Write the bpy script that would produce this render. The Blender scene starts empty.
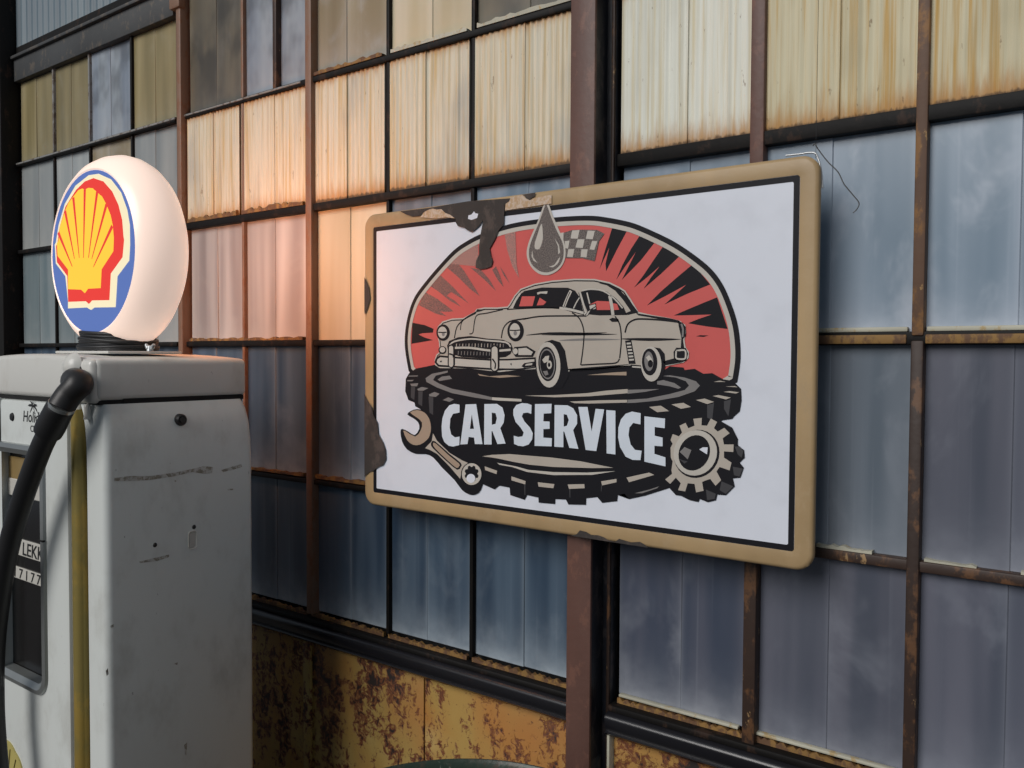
import bpy, bmesh, math, random
from mathutils import Vector, Matrix
from mathutils.geometry import tessellate_polygon
random.seed(7)
scene = bpy.context.scene
C = scene.collection

# ------------------------------------------------------------------ camera
FPX = 840.0
YAW, PITCH, ROLL = -0.63625409, 0.03270267, 0.00514848
CAM = Vector((0.0, -1.5, 1.55))
_f = Vector((math.sin(YAW), math.cos(YAW), 0)); _r = Vector((math.cos(YAW), -math.sin(YAW), 0)); _u = Vector((0, 0, 1))
FWD = _f * math.cos(PITCH) - _u * math.sin(PITCH)
_u2 = _u * math.cos(PITCH) + _f * math.sin(PITCH)
RGT = _r * math.cos(ROLL) + _u2 * math.sin(ROLL)
UPV = -_r * math.sin(ROLL) + _u2 * math.cos(ROLL)
cam_data = bpy.data.cameras.new('camera'); cam = bpy.data.objects.new('camera', cam_data); C.objects.link(cam)
cam_data.sensor_width = 36.0; cam_data.lens = FPX / 1024 * 36.0; cam_data.clip_start = 0.02
M3 = Matrix((RGT, UPV, -FWD)).transposed()
cam.matrix_world = Matrix.Translation(CAM) @ M3.to_4x4()
scene.camera = cam

# ------------------------------------------------------------------ light
world = bpy.data.worlds.new('sky'); scene.world = world; world.use_nodes = True
bg = world.node_tree.nodes['Background']
bg.inputs['Color'].default_value = (0.72, 0.84, 1.0, 1); bg.inputs['Strength'].default_value = 0.22
sun_d = bpy.data.lights.new('overcast_sun', 'SUN'); sun = bpy.data.objects.new('overcast_sun', sun_d); C.objects.link(sun)
sun_d.energy = 2.35; sun_d.angle = math.radians(36); sun_d.color = (1.0, 0.97, 0.94)
sun.rotation_euler = (Vector((0.13, 0.80, -0.50))).to_track_quat('-Z', 'Y').to_euler()
sun.location = (0, -6, 5)
vs = scene.view_settings
vs.view_transform = 'Standard'; vs.look = 'None'; vs.gamma = 1.0; vs.use_curve_mapping = False; vs.exposure = 0.0

# ------------------------------------------------------------------ helpers
def lin(r, g, b):
    f = lambda c: (c / 255 / 12.92) if c / 255 <= 0.04045 else ((c / 255 + 0.055) / 1.055) ** 2.4
    return (f(r), f(g), f(b), 1.0)
def onY(px, py, Y):                                   # point of the vertical plane y = Y seen at a pixel
    d = RGT * ((px - 512) / FPX) - UPV * ((py - 384) / FPX) + FWD
    return CAM + d * ((Y - CAM.y) / d.y)
def onX(px, py, X):
    d = RGT * ((px - 512) / FPX) - UPV * ((py - 384) / FPX) + FWD
    return CAM + d * ((X - CAM.x) / d.x)

def empty(name, loc):
    o = bpy.data.objects.new(name, None); C.objects.link(o); o.location = loc; o.empty_display_size = 0.05
    return o
def attach(o, parent):
    if parent is not None:
        o.parent = parent
        o.matrix_parent_inverse = wmat(parent).inverted()
def wmat(o):
    m = Matrix.LocRotScale(o.location, o.rotation_euler, o.scale)
    if o.parent: m = wmat(o.parent) @ o.matrix_parent_inverse @ m
    return m
def tag(o, label=None, cat=None, group=None, kind=None):
    if label: o['label'] = label
    if cat: o['category'] = cat
    if group: o['group'] = group
    if kind: o['kind'] = kind
    return o
def link_bm(name, bm, mats, parent=None, smooth=False, centre=True):
    me = bpy.data.meshes.new(name)
    loc = Vector((0, 0, 0))
    if centre and bm.verts:
        mn = Vector([min(v.co[i] for v in bm.verts) for i in range(3)]); mx = Vector([max(v.co[i] for v in bm.verts) for i in range(3)])
        loc = (mn + mx) / 2
        for v in bm.verts: v.co -= loc
    bm.to_mesh(me); bm.free()
    for m in (mats if isinstance(mats, (list, tuple)) else [mats]): me.materials.append(m)
    if smooth:
        for p in me.polygons: p.use_smooth = True
        me.set_sharp_from_angle(angle=math.radians(smooth if smooth is not True else 40))
    o = bpy.data.objects.new(name, me); C.objects.link(o); o.location = loc
    attach(o, parent)
    return o
def add_box(bm, x0, x1, y0, y1, z0, z1, bev=0.0, seg=2):
    m = Matrix.LocRotScale(Vector(((x0 + x1) / 2, (y0 + y1) / 2, (z0 + z1) / 2)), None, Vector((x1 - x0, y1 - y0, z1 - z0)))
    r = bmesh.ops.create_cube(bm, size=1.0, matrix=m)
    if bev > 0:
        es = list({e for v in r['verts'] for e in v.link_edges})
        bmesh.ops.bevel(bm, geom=es, offset=bev, segments=seg, profile=0.5, affect='EDGES')
def box(name, x0, x1, y0, y1, z0, z1, mat, parent=None, bev=0.0, seg=2):
    bm = bmesh.new(); add_box(bm, x0, x1, y0, y1, z0, z1, bev, seg)
    return link_bm(name, bm, mat, parent, smooth=(35 if bev > 0 and seg > 1 else False))
def add_tube(bm, pts, rad, n=16, cap=True):
    pts = [Vector(p) for p in pts]
    rads = rad if isinstance(rad, (list, tuple)) else [rad] * len(pts)
    rings = []; t = (pts[1] - pts[0]).normalized()
    nrm = t.orthogonal().normalized()
    for i, p in enumerate(pts):
        a = pts[max(i - 1, 0)]; b = pts[min(i + 1, len(pts) - 1)]
        t2 = (b - a).normalized()
        nrm = (nrm - t2 * nrm.dot(t2)).normalized(); bn = t2.cross(nrm)
        rings.append([bm.verts.new(p + (nrm * math.cos(k * 2 * math.pi / n) + bn * math.sin(k * 2 * math.pi / n)) * rads[i]) for k in range(n)])
    for a, b in zip(rings, rings[1:]):
        for k in range(n): bm.faces.new((a[k], a[(k + 1) % n], b[(k + 1) % n], b[k]))
    if cap:
        bm.faces.new(rings[0][::-1]); bm.faces.new(rings[-1])
def tube(name, pts, rad, mat, parent=None, n=16):
    bm = bmesh.new(); add_tube(bm, pts, rad, n); bmesh.ops.recalc_face_normals(bm, faces=bm.faces[:])
    return link_bm(name, bm, mat, parent, smooth=50)
def spline(pts, n=6, closed=False):
    P = [Vector(p) for p in pts]; out = []; N = len(P)
    rng = range(N) if closed else range(N - 1)
    for i in rng:
        if closed: p0, p1, p2, p3 = P[i - 1], P[i], P[(i + 1) % N], P[(i + 2) % N]
        else: p0, p1, p2, p3 = P[max(i - 1, 0)], P[i], P[i + 1], P[min(i + 2, N - 1)]
        for k in range(n):
            t = k / n
            out.append(0.5 * ((2 * p1) + (p2 - p0) * t + (2 * p0 - 5 * p1 + 4 * p2 - p3) * t * t + (3 * p1 - p0 - 3 * p2 + p3) * t ** 3))
    if not closed: out.append(P[-1])
    return out
def lathe(bm, prof, centre, axis='Z', n=48, cap=True):   # prof: (radius, height)
    rings = []
    for r, h in prof:
        ring = []
        for k in range(n):
            a = 2 * math.pi * k / n
            if axis == 'Z': co = Vector((r * math.cos(a), r * math.sin(a), h))
            elif axis == 'Y': co = Vector((r * math.cos(a), h, r * math.sin(a)))
            else: co = Vector((h, r * math.cos(a), r * math.sin(a)))
            ring.append(bm.verts.new(Vector(centre) + co))
        rings.append(ring)
    for a, b in zip(rings, rings[1:]):
        for k in range(n): bm.faces.new((a[k], a[(k + 1) % n], b[(k + 1) % n], b[k]))
    if cap:
        bm.faces.new(rings[0]); bm.faces.new(rings[-1])
    bmesh.ops.recalc_face_normals(bm, faces=bm.faces[:])
def turned(name, prof, centre, mat, parent=None, axis='Z', n=48, smooth=40):
    bm = bmesh.new(); lathe(bm, prof, centre, axis, n); return link_bm(name, bm, mat, parent, smooth)

# ------------------------------------------------------------------ materials
class NT:
    def __init__(s, name):
        s.m = bpy.data.materials.new(name); s.m.use_nodes = True; s.t = s.m.node_tree; s.p = s.t.nodes['Principled BSDF']
    def n(s, typ, **kw):
        nd = s.t.nodes.new(typ)
        for k, v in kw.items():
            if hasattr(nd, k) and not k[0].isupper(): setattr(nd, k, v)
        return nd
    def l(s, a, b): s.t.links.new(a, b)
    def val(s, x):
        return x
    def math(s, op, a, b=None, clamp=False):
        nd = s.n('ShaderNodeMath'); nd.operation = op; nd.use_clamp = clamp
        for i, x in enumerate((a, b)):
            if x is None: continue
            if isinstance(x, (int, float)): nd.inputs[i].default_value = x
            else: s.l(x, nd.inputs[i])
        return nd.outputs[0]
    def mix(s, fac, a, b, mode='MIX'):
        nd = s.n('ShaderNodeMix'); nd.data_type = 'RGBA'; nd.blend_type = mode
        for sock, x in ((nd.inputs[0], fac), (nd.inputs[6], a), (nd.inputs[7], b)):
            if isinstance(x, (int, float)): sock.default_value = x
            elif isinstance(x, tuple): sock.default_value = x
            else: s.l(x, sock)
        return nd.outputs[2]
    def ramp(s, fac, lo, hi):
        nd = s.n('ShaderNodeMapRange'); nd.interpolation_type = 'SMOOTHSTEP'
        s.l(fac, nd.inputs[0]); nd.inputs[1].default_value = lo; nd.inputs[2].default_value = hi
        return nd.outputs[0]
    def coords(s, rnd=True):
        tc = s.n('ShaderNodeTexCoord')
        if not rnd: return tc.outputs['Object'], tc.outputs['Generated']
        oi = s.n('ShaderNodeObjectInfo')
        cx = s.n('ShaderNodeCombineXYZ')
        s.l(s.math('MULTIPLY', oi.outputs['Random'], 37.0), cx.inputs[0]); s.l(s.math('MULTIPLY', oi.outputs['Random'], 91.0), cx.inputs[2])
        ad = s.n('ShaderNodeVectorMath'); ad.operation = 'ADD'; s.l(tc.outputs['Object'], ad.inputs[0]); s.l(cx.outputs[0], ad.inputs[1])
        s.rand = oi.outputs['Random']
        return ad.outputs[0], tc.outputs['Generated']
    def noise(s, vec, scale, stretch=(1, 1, 1), detail=4, rough=0.55, dist=0.0):
        mp = s.n('ShaderNodeMapping'); mp.inputs['Scale'].default_value = stretch; s.l(vec, mp.inputs[0])
        nd = s.n('ShaderNodeTexNoise'); s.l(mp.outputs[0], nd.inputs['Vector'])
        nd.inputs['Scale'].default_value = scale; nd.inputs['Detail'].default_value = detail; nd.inputs['Roughness'].default_value = rough; nd.inputs['Distortion'].default_value = dist
        return nd.outputs['Fac']
    def sep(s, v):
        nd = s.n('ShaderNodeSeparateXYZ'); s.l(v, nd.inputs[0]); return nd.outputs
    def bump(s, h, strength=0.3, dist=0.003):
        b = s.n('ShaderNodeBump'); b.inputs['Strength'].default_value = strength; b.inputs['Distance'].default_value = dist
        s.l(h, b.inputs['Height']); s.l(b.outputs[0], s.p.inputs['Normal'])
    def out(s, col, rough=0.5, metal=0.0, spec=0.5):
        if isinstance(col, tuple): s.p.inputs['Base Color'].default_value = col
        else: s.l(col, s.p.inputs['Base Color'])
        if isinstance(rough, (int, float)): s.p.inputs['Roughness'].default_value = rough
        else: s.l(rough, s.p.inputs['Roughness'])
        s.p.inputs['Metallic'].default_value = metal; s.p.inputs['Specular IOR Level'].default_value = spec
        return s.m

def plain(name, col, rough=0.5, metal=0.0, spec=0.5, var=0.15, scale=30):
    k = NT(name); v, g = k.coords(False)
    f = k.noise(v, scale)
    return k.out(k.mix(k.math('MULTIPLY', f, var * 2), col, tuple(c * 0.45 for c in col[:3]) + (1,)), rough, metal, spec)

def glass(name, c1, c2, dust, dustamt=0.6, cloud=0.35, rough=0.3, smudge=0.0):
    k = NT(name); v, g = k.coords(); s = k.sep(g)
    streak = k.ramp(k.noise(v, 5, (3.2, 1, 0.22), 2, 0.45), 0.30, 0.70)
    col = k.mix(streak, c1, c2)
    fine = k.ramp(k.noise(v, 16, (4, 1, 0.05), 2), 0.60, 0.85)
    col = k.mix(k.math('MULTIPLY', fine, 0.22), col, dust)
    cl = k.ramp(k.noise(v, 5, (1.6, 1, 1), 4, 0.6, 0.4), 0.5, 0.78)
    col = k.mix(k.math('MULTIPLY', cl, cloud), col, dust)
    if smudge:
        sm = k.ramp(k.noise(v, 6, (1.2, 1, 0.8), 3), 0.45, 0.65)
        col = k.mix(k.math('MULTIPLY', sm, smudge), col, (0.03, 0.03, 0.03, 1))
    # dust settled along the lower edge, thin along the other edges
    b = k.math('POWER', k.math('SUBTRACT', 1.0, s[2]), 7)
    n2 = k.noise(v, 22, (1, 1, 1), 5)
    b = k.math('MULTIPLY', b, k.math('ADD', k.math('MULTIPLY', n2, 1.2), 0.2), True)
    col = k.mix(k.math('MULTIPLY', b, dustamt, True), col, dust)
    ex = k.math('POWER', k.math('ABSOLUTE', k.math('SUBTRACT', k.math('MULTIPLY', s[0], 2.0), 1.0)), 14)
    col = k.mix(k.math('MULTIPLY', ex, dustamt * 0.35, True), col, dust)
    hv = k.n('ShaderNodeHueSaturation'); k.l(col, hv.inputs['Color'])
    k.l(k.math('ADD', k.math('MULTIPLY', k.rand, 0.3), 0.85), hv.inputs['Value'])
    k.bump(k.noise(v, 3, (2, 1, 0.6), 1), 0.10, 0.004)
    return k.out(hv.outputs[0], rough, 0.0, 0.5)

def ribbed(name, base, shade, stain, amt):
    k = NT(name); v, g = k.coords(); s = k.sep(g)
    st = k.ramp(k.noise(v, 14, (7, 1, 0.16), 4, 0.6), 0.42, 0.72)
    col = k.mix(k.math('MULTIPLY', st, amt), base, stain)
    sh = k.ramp(k.noise(v, 20, (8, 1, 0.10), 3, 0.6), 0.5, 0.75)
    col = k.mix(k.math('MULTIPLY', sh, 0.45), col, shade)
    sh2 = k.ramp(k.noise(v, 5, (1.5, 1, 0.7), 3, 0.5), 0.5, 0.75)
    col = k.mix(k.math('MULTIPLY', sh2, 0.45), col, shade)
    n2 = k.noise(v, 16, (5, 1, 0.6), 5, 0.65)
    e = k.math('ADD', k.math('POWER', k.math('SUBTRACT', 1.0, s[2]), 7), k.math('MULTIPLY', k.math('POWER', s[2], 14), 0.8))
    e = k.ramp(k.math('ADD', k.math('MULTIPLY', e, 0.55), k.math('MULTIPLY', n2, 0.5)), 0.36, 0.72)
    col = k.mix(k.math('MULTIPLY', e, 0.85), col, (0.42, 0.20, 0.05, 1))
    e2 = k.ramp(k.math('ADD', k.math('POWER', k.math('SUBTRACT', 1.0, s[2]), 14), k.math('MULTIPLY', k.noise(v, 50, (2, 1, 1), 4), 0.55)), 0.80, 0.98)
    col = k.mix(k.math('MULTIPLY', e2, 0.8), col, (0.06, 0.035, 0.02, 1))
    sp = k.ramp(k.noise(v, 22, (2.6, 1, 0.7), 5, 0.7), 0.635, 0.68)
    col = k.mix(k.math('MULTIPLY', sp, 0.6), col, (0.16, 0.09, 0.04, 1))
    k.bump(k.noise(v, 24, (6, 1, 0.05), 2), 0.3, 0.003)
    return k.out(col, 0.6, 0.0, 0.3)

def steel(name, dark, rust, amt=0.3, rough=0.55, light=None, scale=26, spec=0.4):
    k = NT(name); v, g = k.coords()
    a = k.ramp(k.noise(v, scale, (1, 1, 0.6), 6, 0.7), 0.60 - amt * 0.35, 0.70 - amt * 0.3)
    b = k.noise(v, 6, (1, 1, 0.4), 3)
    col = k.mix(b, dark, tuple(c * 0.4 for c in dark[:3]) + (1,))
    col = k.mix(k.math('MULTIPLY', a, 0.85), col, rust)
    if light:
        c = k.ramp(k.noise(v, scale * 1.7, (1, 1, 0.5), 6, 0.7), 0.63, 0.68)
        col = k.mix(c, col, light)
    k.bump(k.noise(v, scale * 2, (1, 1, 1), 5), 0.4, 0.002)
    return k.out(col, rough, 0.0, spec)

def rust_sheet(name):
    k = NT(name); v, g = k.coords()
    base = k.mix(k.ramp(k.noise(v, 3.2, (1, 1, 0.6), 3), 0.38, 0.66), (0.36, 0.235, 0.065, 1), (0.37, 0.155, 0.035, 1))
    pale = k.ramp(k.noise(v, 4, (1, 1, 1.1), 3), 0.52, 0.72)
    base = k.mix(k.math('MULTIPLY', pale, 0.5), base, (0.50, 0.40, 0.16, 1))
    big = k.noise(v, 5.5, (1, 1, 0.8), 6, 0.72, 0.3)
    drip = k.noise(v, 9, (2.6, 1, 0.6), 4, 0.65)
    fine = k.noise(v, 46, (1, 1, 1), 5, 0.7, 0.8)
    f = k.math('ADD', k.math('ADD', k.math('MULTIPLY', big, 0.46), k.math('MULTIPLY', drip, 0.26)), k.math('MULTIPLY', fine, 0.42))
    r1 = k.ramp(f, 0.555, 0.60); r2 = k.ramp(f, 0.595, 0.65)
    col = k.mix(r1, base, (0.17, 0.055, 0.02, 1)); col = k.mix(r2, col, (0.022, 0.014, 0.012, 1))
    sp = k.ramp(k.noise(v, 75, (1, 1, 1), 4, 0.7), 0.645, 0.67)
    col = k.mix(k.math('MULTIPLY', sp, 0.8), col, (0.10, 0.04, 0.015, 1))
    k.bump(k.math('SUBTRACT', 1.0, r1), 0.5, 0.003)
    return k.out(col, 0.55, 0.0, 0.4)

def enamel(name, col, dirt=(0.22, 0.20, 0.16, 1), amt=0.35, rough=0.32):
    k = NT(name); v, g = k.coords(False)
    a = k.ramp(k.noise(v, 9, (1, 1, 0.6), 5, 0.65), 0.48, 0.78)
    c = k.mix(k.math('MULTIPLY', a, amt), col, dirt)
    b = k.ramp(k.noise(v, 55, (1, 1, 0.6), 5, 0.7), 0.695, 0.72)
    c = k.mix(k.math('MULTIPLY', b, 0.6), c, (0.06, 0.05, 0.045, 1))
    return k.out(c, k.math('ADD', k.math('MULTIPLY', a, 0.25), rough), 0.0, 0.5)

def emit(name, col, strength, rough=0.25, base=1.0):
    k = NT(name); k.p.inputs['Emission Color'].default_value = col; k.p.inputs['Emission Strength'].default_value = strength
    return k.out(tuple(c * base for c in col[:3]) + (1,), rough)

DUST = (0.52, 0.56, 0.62, 1)
G = {
 'light': glass('glass_pale_blue', (0.125, 0.185, 0.245, 1), (0.23, 0.29, 0.36, 1), (0.48, 0.52, 0.59, 1), 0.8, 0.65),
 'mid': glass('glass_grey_blue', (0.115, 0.145, 0.18, 1), (0.18, 0.21, 0.25, 1), (0.36, 0.39, 0.44, 1), 0.5, 0.35),
 'dark': glass('glass_deep_blue', (0.026, 0.048, 0.082, 1), (0.075, 0.112, 0.158, 1), (0.36, 0.42, 0.47, 1), 0.9, 0.16),
 'violet': glass('glass_slate', (0.075, 0.085, 0.115, 1), (0.125, 0.13, 0.165, 1), (0.30, 0.32, 0.37, 1), 0.75, 0.35),
 'slate': glass('glass_dark_slate', (0.045, 0.058, 0.09, 1), (0.085, 0.092, 0.125, 1), (0.34, 0.36, 0.40, 1), 0.8, 0.3),
 'olive': glass('glass_olive', (0.20, 0.165, 0.08, 1), (0.33, 0.27, 0.14, 1), (0.38, 0.36, 0.28, 1), 0.3, 0.3),
 'tan': glass('glass_tan', (0.25, 0.20, 0.12, 1), (0.36, 0.31, 0.22, 1), (0.46, 0.47, 0.48, 1), 0.6, 0.5),
 'smoky': glass('glass_smoky', (0.10, 0.09, 0.07, 1), (0.17, 0.145, 0.10, 1), (0.24, 0.23, 0.21, 1), 0.3, 0.3, smudge=0.6),
 'bluegrey': glass('glass_blue_smudged', (0.22, 0.26, 0.32, 1), (0.34, 0.38, 0.42, 1), (0.5, 0.5, 0.5, 1), 0.3, 0.3, smudge=0.5),
 'pale': glass('glass_pale_grey', (0.25, 0.28, 0.29, 1), (0.36, 0.38, 0.375, 1), (0.48, 0.48, 0.45, 1), 0.5, 0.35),
 'teal': glass('glass_teal_grey', (0.13, 0.175, 0.19, 1), (0.21, 0.25, 0.26, 1), (0.36, 0.38, 0.37, 1), 0.5, 0.3),
 'frost': glass('glass_frosted_grey', (0.30, 0.26, 0.25, 1), (0.50, 0.46, 0.44, 1), (0.56, 0.52, 0.48, 1), 0.5, 0.4),
 'cream': glass('glass_cream', (0.50, 0.42, 0.27, 1), (0.60, 0.53, 0.40, 1), (0.62, 0.52, 0.36, 1), 0.5, 0.4),
 'rib': ribbed('ribbed_cream', (0.66, 0.61, 0.48, 1), (0.27, 0.28, 0.28, 1), (0.52, 0.35, 0.12, 1), 0.85),
 'ribw': ribbed('ribbed_white', (0.74, 0.74, 0.65, 1), (0.54, 0.52, 0.43, 1), (0.56, 0.44, 0.21, 1), 0.6),
 'riby': ribbed('ribbed_yellow', (0.61, 0.555, 0.385, 1), (0.36, 0.30, 0.17, 1), (0.50, 0.30, 0.075, 1), 1.0),
}
M_frame = steel('rusty_bar', (0.052, 0.030, 0.022, 1), (0.13, 0.062, 0.028, 1), 0.22, light=(0.30, 0.19, 0.09, 1))
M_framedark = steel('black_bar', (0.009, 0.008, 0.0075, 1), (0.035, 0.020, 0.014, 1), 0.12, 0.6, spec=0.2)  # near black also to paint the shadow under the ribbed panes
M_putty = steel('ochre_putty', (0.36, 0.20, 0.06, 1), (0.10, 0.05, 0.03, 1), 0.5, 0.7, scale=40)
M_puttyw = steel('white_putty', (0.62, 0.60, 0.48, 1), (0.40, 0.28, 0.12, 1), 0.15, 0.7, scale=40)
M_column = steel('brown_column', (0.165, 0.084, 0.066, 1), (0.165, 0.080, 0.058, 1), 0.2, 0.5, scale=30)
M_columnd = steel('dark_web', (0.024, 0.026, 0.034, 1), (0.06, 0.05, 0.05, 1), 0.25, 0.4)
M_post = steel('post_steel', (0.30, 0.175, 0.115, 1), (0.20, 0.09, 0.045, 1), 0.3, 0.5, scale=34)
M_tanbar = steel('tan_rust_bar', (0.17, 0.095, 0.060, 1), (0.26, 0.13, 0.045, 1), 0.35, 0.6, light=(0.36, 0.22, 0.09, 1), scale=22)
M_palebar = steel('pale_bar', (0.34, 0.34, 0.33, 1), (0.10, 0.07, 0.05, 1), 0.3, 0.6, scale=40)
M_beam = steel('grey_beam', (0.075, 0.078, 0.080, 1), (0.12, 0.10, 0.08, 1), 0.2, 0.6)
M_sill = plain('black_sill', (0.012, 0.012, 0.015, 1), 0.28, 0.0, 0.6)
M_rust = rust_sheet('rusty_yellow_sheet')
M_black = plain('matt_black', (0.008, 0.008, 0.008, 1), 0.8)
M_corr = glass('corrugated_blue', (0.075, 0.125, 0.165, 1), (0.14, 0.20, 0.24, 1), (0.26, 0.30, 0.31, 1), 0.3, 0.2, 0.5)
M_floor = plain('asphalt', (0.05, 0.05, 0.05, 1), 0.9, scale=12)
M_filler = plain('dark_filler', (0.012, 0.010, 0.010, 1), 0.8)  # near black, the colour stands for unlit darkness

# ------------------------------------------------------------------ the setting
box('floor', -9, 7, -9, 4, -0.1, 0.0, M_floor)['kind'] = 'structure'
wl = box('dark_filler_left', -6.5, -3.62, -0.04, 0.35, 0, 4.0, M_filler); wl['kind'] = 'structure'  # added black block standing in for the open darkness past the end post
wall = tag(empty('wall_back', (-1.5, 0.03, 0)), 'rusty steel framed wall of stained glass panes', kind='structure')

Z0, Z1, Z2, Z3, Z4, Z5 = 0.855, 1.212, 1.583, 1.942, 2.276, 2.595
LX = [-3.47, -3.202, -2.942, -2.669, -2.392]
MX = [-2.342, -2.073, -1.781, -1.490, -1.220, -0.925]
RX = [-0.838, -0.556, -0.283, 0.0, 0.283, 0.566]

def rib_mesh(x0, x1, z0, z1, depth=0.0045, pitch=0.0155, y=0.0, per=5, jitter=True):
    bm = bmesh.new(); n = max(2, int((x1 - x0) / pitch)) * per
    a = []; b = []
    rnd = [random.uniform(0.35, 1.0) if jitter else 1.0 for _ in range(n // per + 2)]
    for i in range(n + 1):
        x = x0 + (x1 - x0) * i / n
        yy = y - depth * rnd[i // per] * (0.5 + 0.5 * math.cos(2 * math.pi * i / per))
        a.append(bm.verts.new((x, yy, z0))); b.append(bm.verts.new((x, yy, z1)))
    for i in range(n): bm.faces.new((a[i], a[i + 1], b[i + 1], b[i]))
    r = bmesh.ops.extrude_face_region(bm, geom=bm.faces[:])
    for v in [g for g in r['geom'] if isinstance(g, bmesh.types.BMVert)]: v.co.y += 0.006
    bmesh.ops.recalc_face_normals(bm, faces=bm.faces[:])
    return bm
def pane(parent, x0, x1, z0, z1, kind, y):
    if kind.startswith('rib'):
        o = link_bm('pane', rib_mesh(x0, x1, z0, z1, y=y - 0.009), G[kind], parent, smooth=60)
    else:
        bm = bmesh.new(); add_box(bm, x0, x1, y, y + 0.006, z0, z1, 0.0012, 1)
        o = link_bm('pane', bm, G[kind], parent)
        o.rotation_euler = (random.uniform(-.004, .004), 0, random.uniform(-.008, .008))
    return o
def bay(name, label, xs, rows, table):
    w = tag(empty(name, ((xs[0] + xs[-1]) / 2, 0.02, Z0)), label, kind='structure')
    for j, (za, zb) in enumerate(zip(rows, rows[1:])):
        for i, (xa, xb) in enumerate(zip(xs, xs[1:])):
            kd = table[j][i]
            xm = (xa + xb) / 2 + random.uniform(-.008, .008)
            g = 0.006
            pane(w, xa + g, xm + 0.002, za + g, zb - g, kd, 0.000)
            pane(w, xm, xb - g, za + g, zb - g, kd, 0.0022)
    return w
rows = [Z0, Z1, Z2, Z3, Z4, Z5]
w1 = bay('window_1', 'narrow glazed bay behind the glowing globe, olive and teal panes', LX, rows,
  [['dark'] * 4, ['dark'] * 4, ['teal', 'teal', 'teal', 'pale'], ['pale', 'pale', 'tan', 'pale'], ['olive', 'olive', 'bluegrey', 'olive']])
w2 = bay('window_2', 'glazed bay between rusty post and brown column, ribbed cream panes above', MX, rows[:-1] + [2.66],
  [['dark'] * 5, ['dark', 'dark', 'dark', 'mid', 'mid'], ['frost', 'frost', 'cream', 'mid', 'light'],
   ['rib', 'rib', 'rib', 'rib', 'rib'], ['smoky', 'bluegrey', 'tan', 'cream', 'smoky']])
w3 = bay('window_3', 'glazed bay right of the brown column, pale blue panes', RX, rows,
  [['slate', 'violet', 'violet', 'violet', 'violet'], ['mid', 'mid', 'violet', 'violet', 'mid'],
   ['light', 'light', 'light', 'light', 'light'], ['ribw', 'riby', 'riby', 'riby', 'riby'], ['riby', 'riby', 'riby', 'riby', 'riby']])

def bar(parent, x, z0, z1, w=0.022, d=0.022, mat=None, name='mullion'):
    x -= x * d / 1.5 * 0.6
    return box(name, x - w / 2, x + w / 2, -d, 0.012, z0, z1, mat or M_frame, parent, 0.003)
def rail(parent, x0, x1, z, h=0.022, d=0.016, mat=None, name='glazing_bar'):
    return box(name, x0, x1, -d, 0.012, z - h / 2, z + h / 2, mat or M_frame, parent, 0.003)
for x in LX[1:-1]:
    bar(w1, x, Z0, Z4 - .008, 0.010, 0.010, M_framedark); bar(w1, x, Z4 + .008, Z5, 0.011, 0.010, M_framedark if x == LX[3] else M_palebar)
box('putty_strip', LX[0], LX[-1], -0.019, -0.010, Z4 - 0.001, Z4 + 0.006, M_palebar, w1, 0.002)
box('putty_strip', MX[0], MX[2] - .02, -0.019, -0.010, Z4 - 0.001, Z4 + 0.005, M_palebar, w2, 0.002)
for z in (Z1, Z2, Z3, Z4): rail(w1, LX[0], LX[-1], z, 0.015, 0.018, M_framedark)
for x in MX[1:-1]: bar(w2, x, Z0, 2.67, 0.011 if x != MX[2] else 0.024, 0.012 if x != MX[2] else 0.024, M_post if x in (MX[2], MX[1]) else M_framedark)
bar(w2, -1.925, Z4, 2.67, 0.016, 0.016)
for z, h in ((Z1, 0.014), (Z2, 0.016), (Z3, 0.020), (Z4, 0.015)): rail(w2, MX[0], MX[-1], z, h, 0.017, M_framedark)  # rail under the ribbed row: taller and black, painting the shadow gap
for x in RX[1:]:
    bar(w3, x, Z0 - .03, Z2 - .004, 0.019 if x != RX[1] else 0.024, 0.024, M_frame)
    bar(w3, x, Z2 + .004, Z5 + .02, 0.018 if x != RX[1] else 0.026, 0.022, M_tanbar if x != RX[1] else M_column)
for z, h in ((Z1, 0.018), (Z2, 0.022), (Z3, 0.026), (Z4, 0.022)): rail(w3, RX[0], RX[-1], z, h, 0.018, M_framedark if z != Z1 else M_frame)  # here too the rail below the ribs has its shadow in the colour
# putty fillets on top of the rails
for x0, x1 in zip(RX, RX[1:]):
    box('putty_strip', x0 + .014, x1 - .014, -0.012, 0.0, Z2 + 0.011, Z2 + 0.019, M_puttyw, w3, 0.002)
    box('putty_strip', x0 + .014, x1 - .014, -0.0215, -0.004, Z2 - 0.009, Z2 + 0.006, M_putty, w3, 0.002)
def ragged(name, x0, x1, zb, h, y0, y1, mat, parent, n=14, up=True):
    bm = bmesh.new(); lo = []; hi = []
    for i in range(n + 1):
        x = x0 + (x1 - x0) * i / n
        t = h * random.uniform(0.45, 1.0)
        lo.append((x, zb)); hi.append((x, zb + (t if up else -t)))
    loop = lo + hi[::-1]
    vs_ = [bm.verts.new((x, y0, z)) for x, z in loop]; f = bm.faces.new(vs_)
    r = bmesh.ops.extrude_face_region(bm, geom=[f])
    for v in [g for g in r['geom'] if isinstance(g, bmesh.types.BMVert)]: v.co.y = y1
    bmesh.ops.recalc_face_normals(bm, faces=bm.faces[:])
    return link_bm(name, bm, mat, parent)
ragged('putty_strip', -0.436, -0.345, Z1 + .008, 0.009, -0.014, 0.0, M_puttyw, w3, 18)
ragged('putty_strip', -0.265, -0.19, Z1 + .008, 0.006, -0.014, 0.0, M_puttyw, w3, 10)
ragged('putty_strip', -0.13, -0.02, Z1 + .008, 0.008, -0.014, 0.0, M_puttyw, w3, 12)
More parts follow.
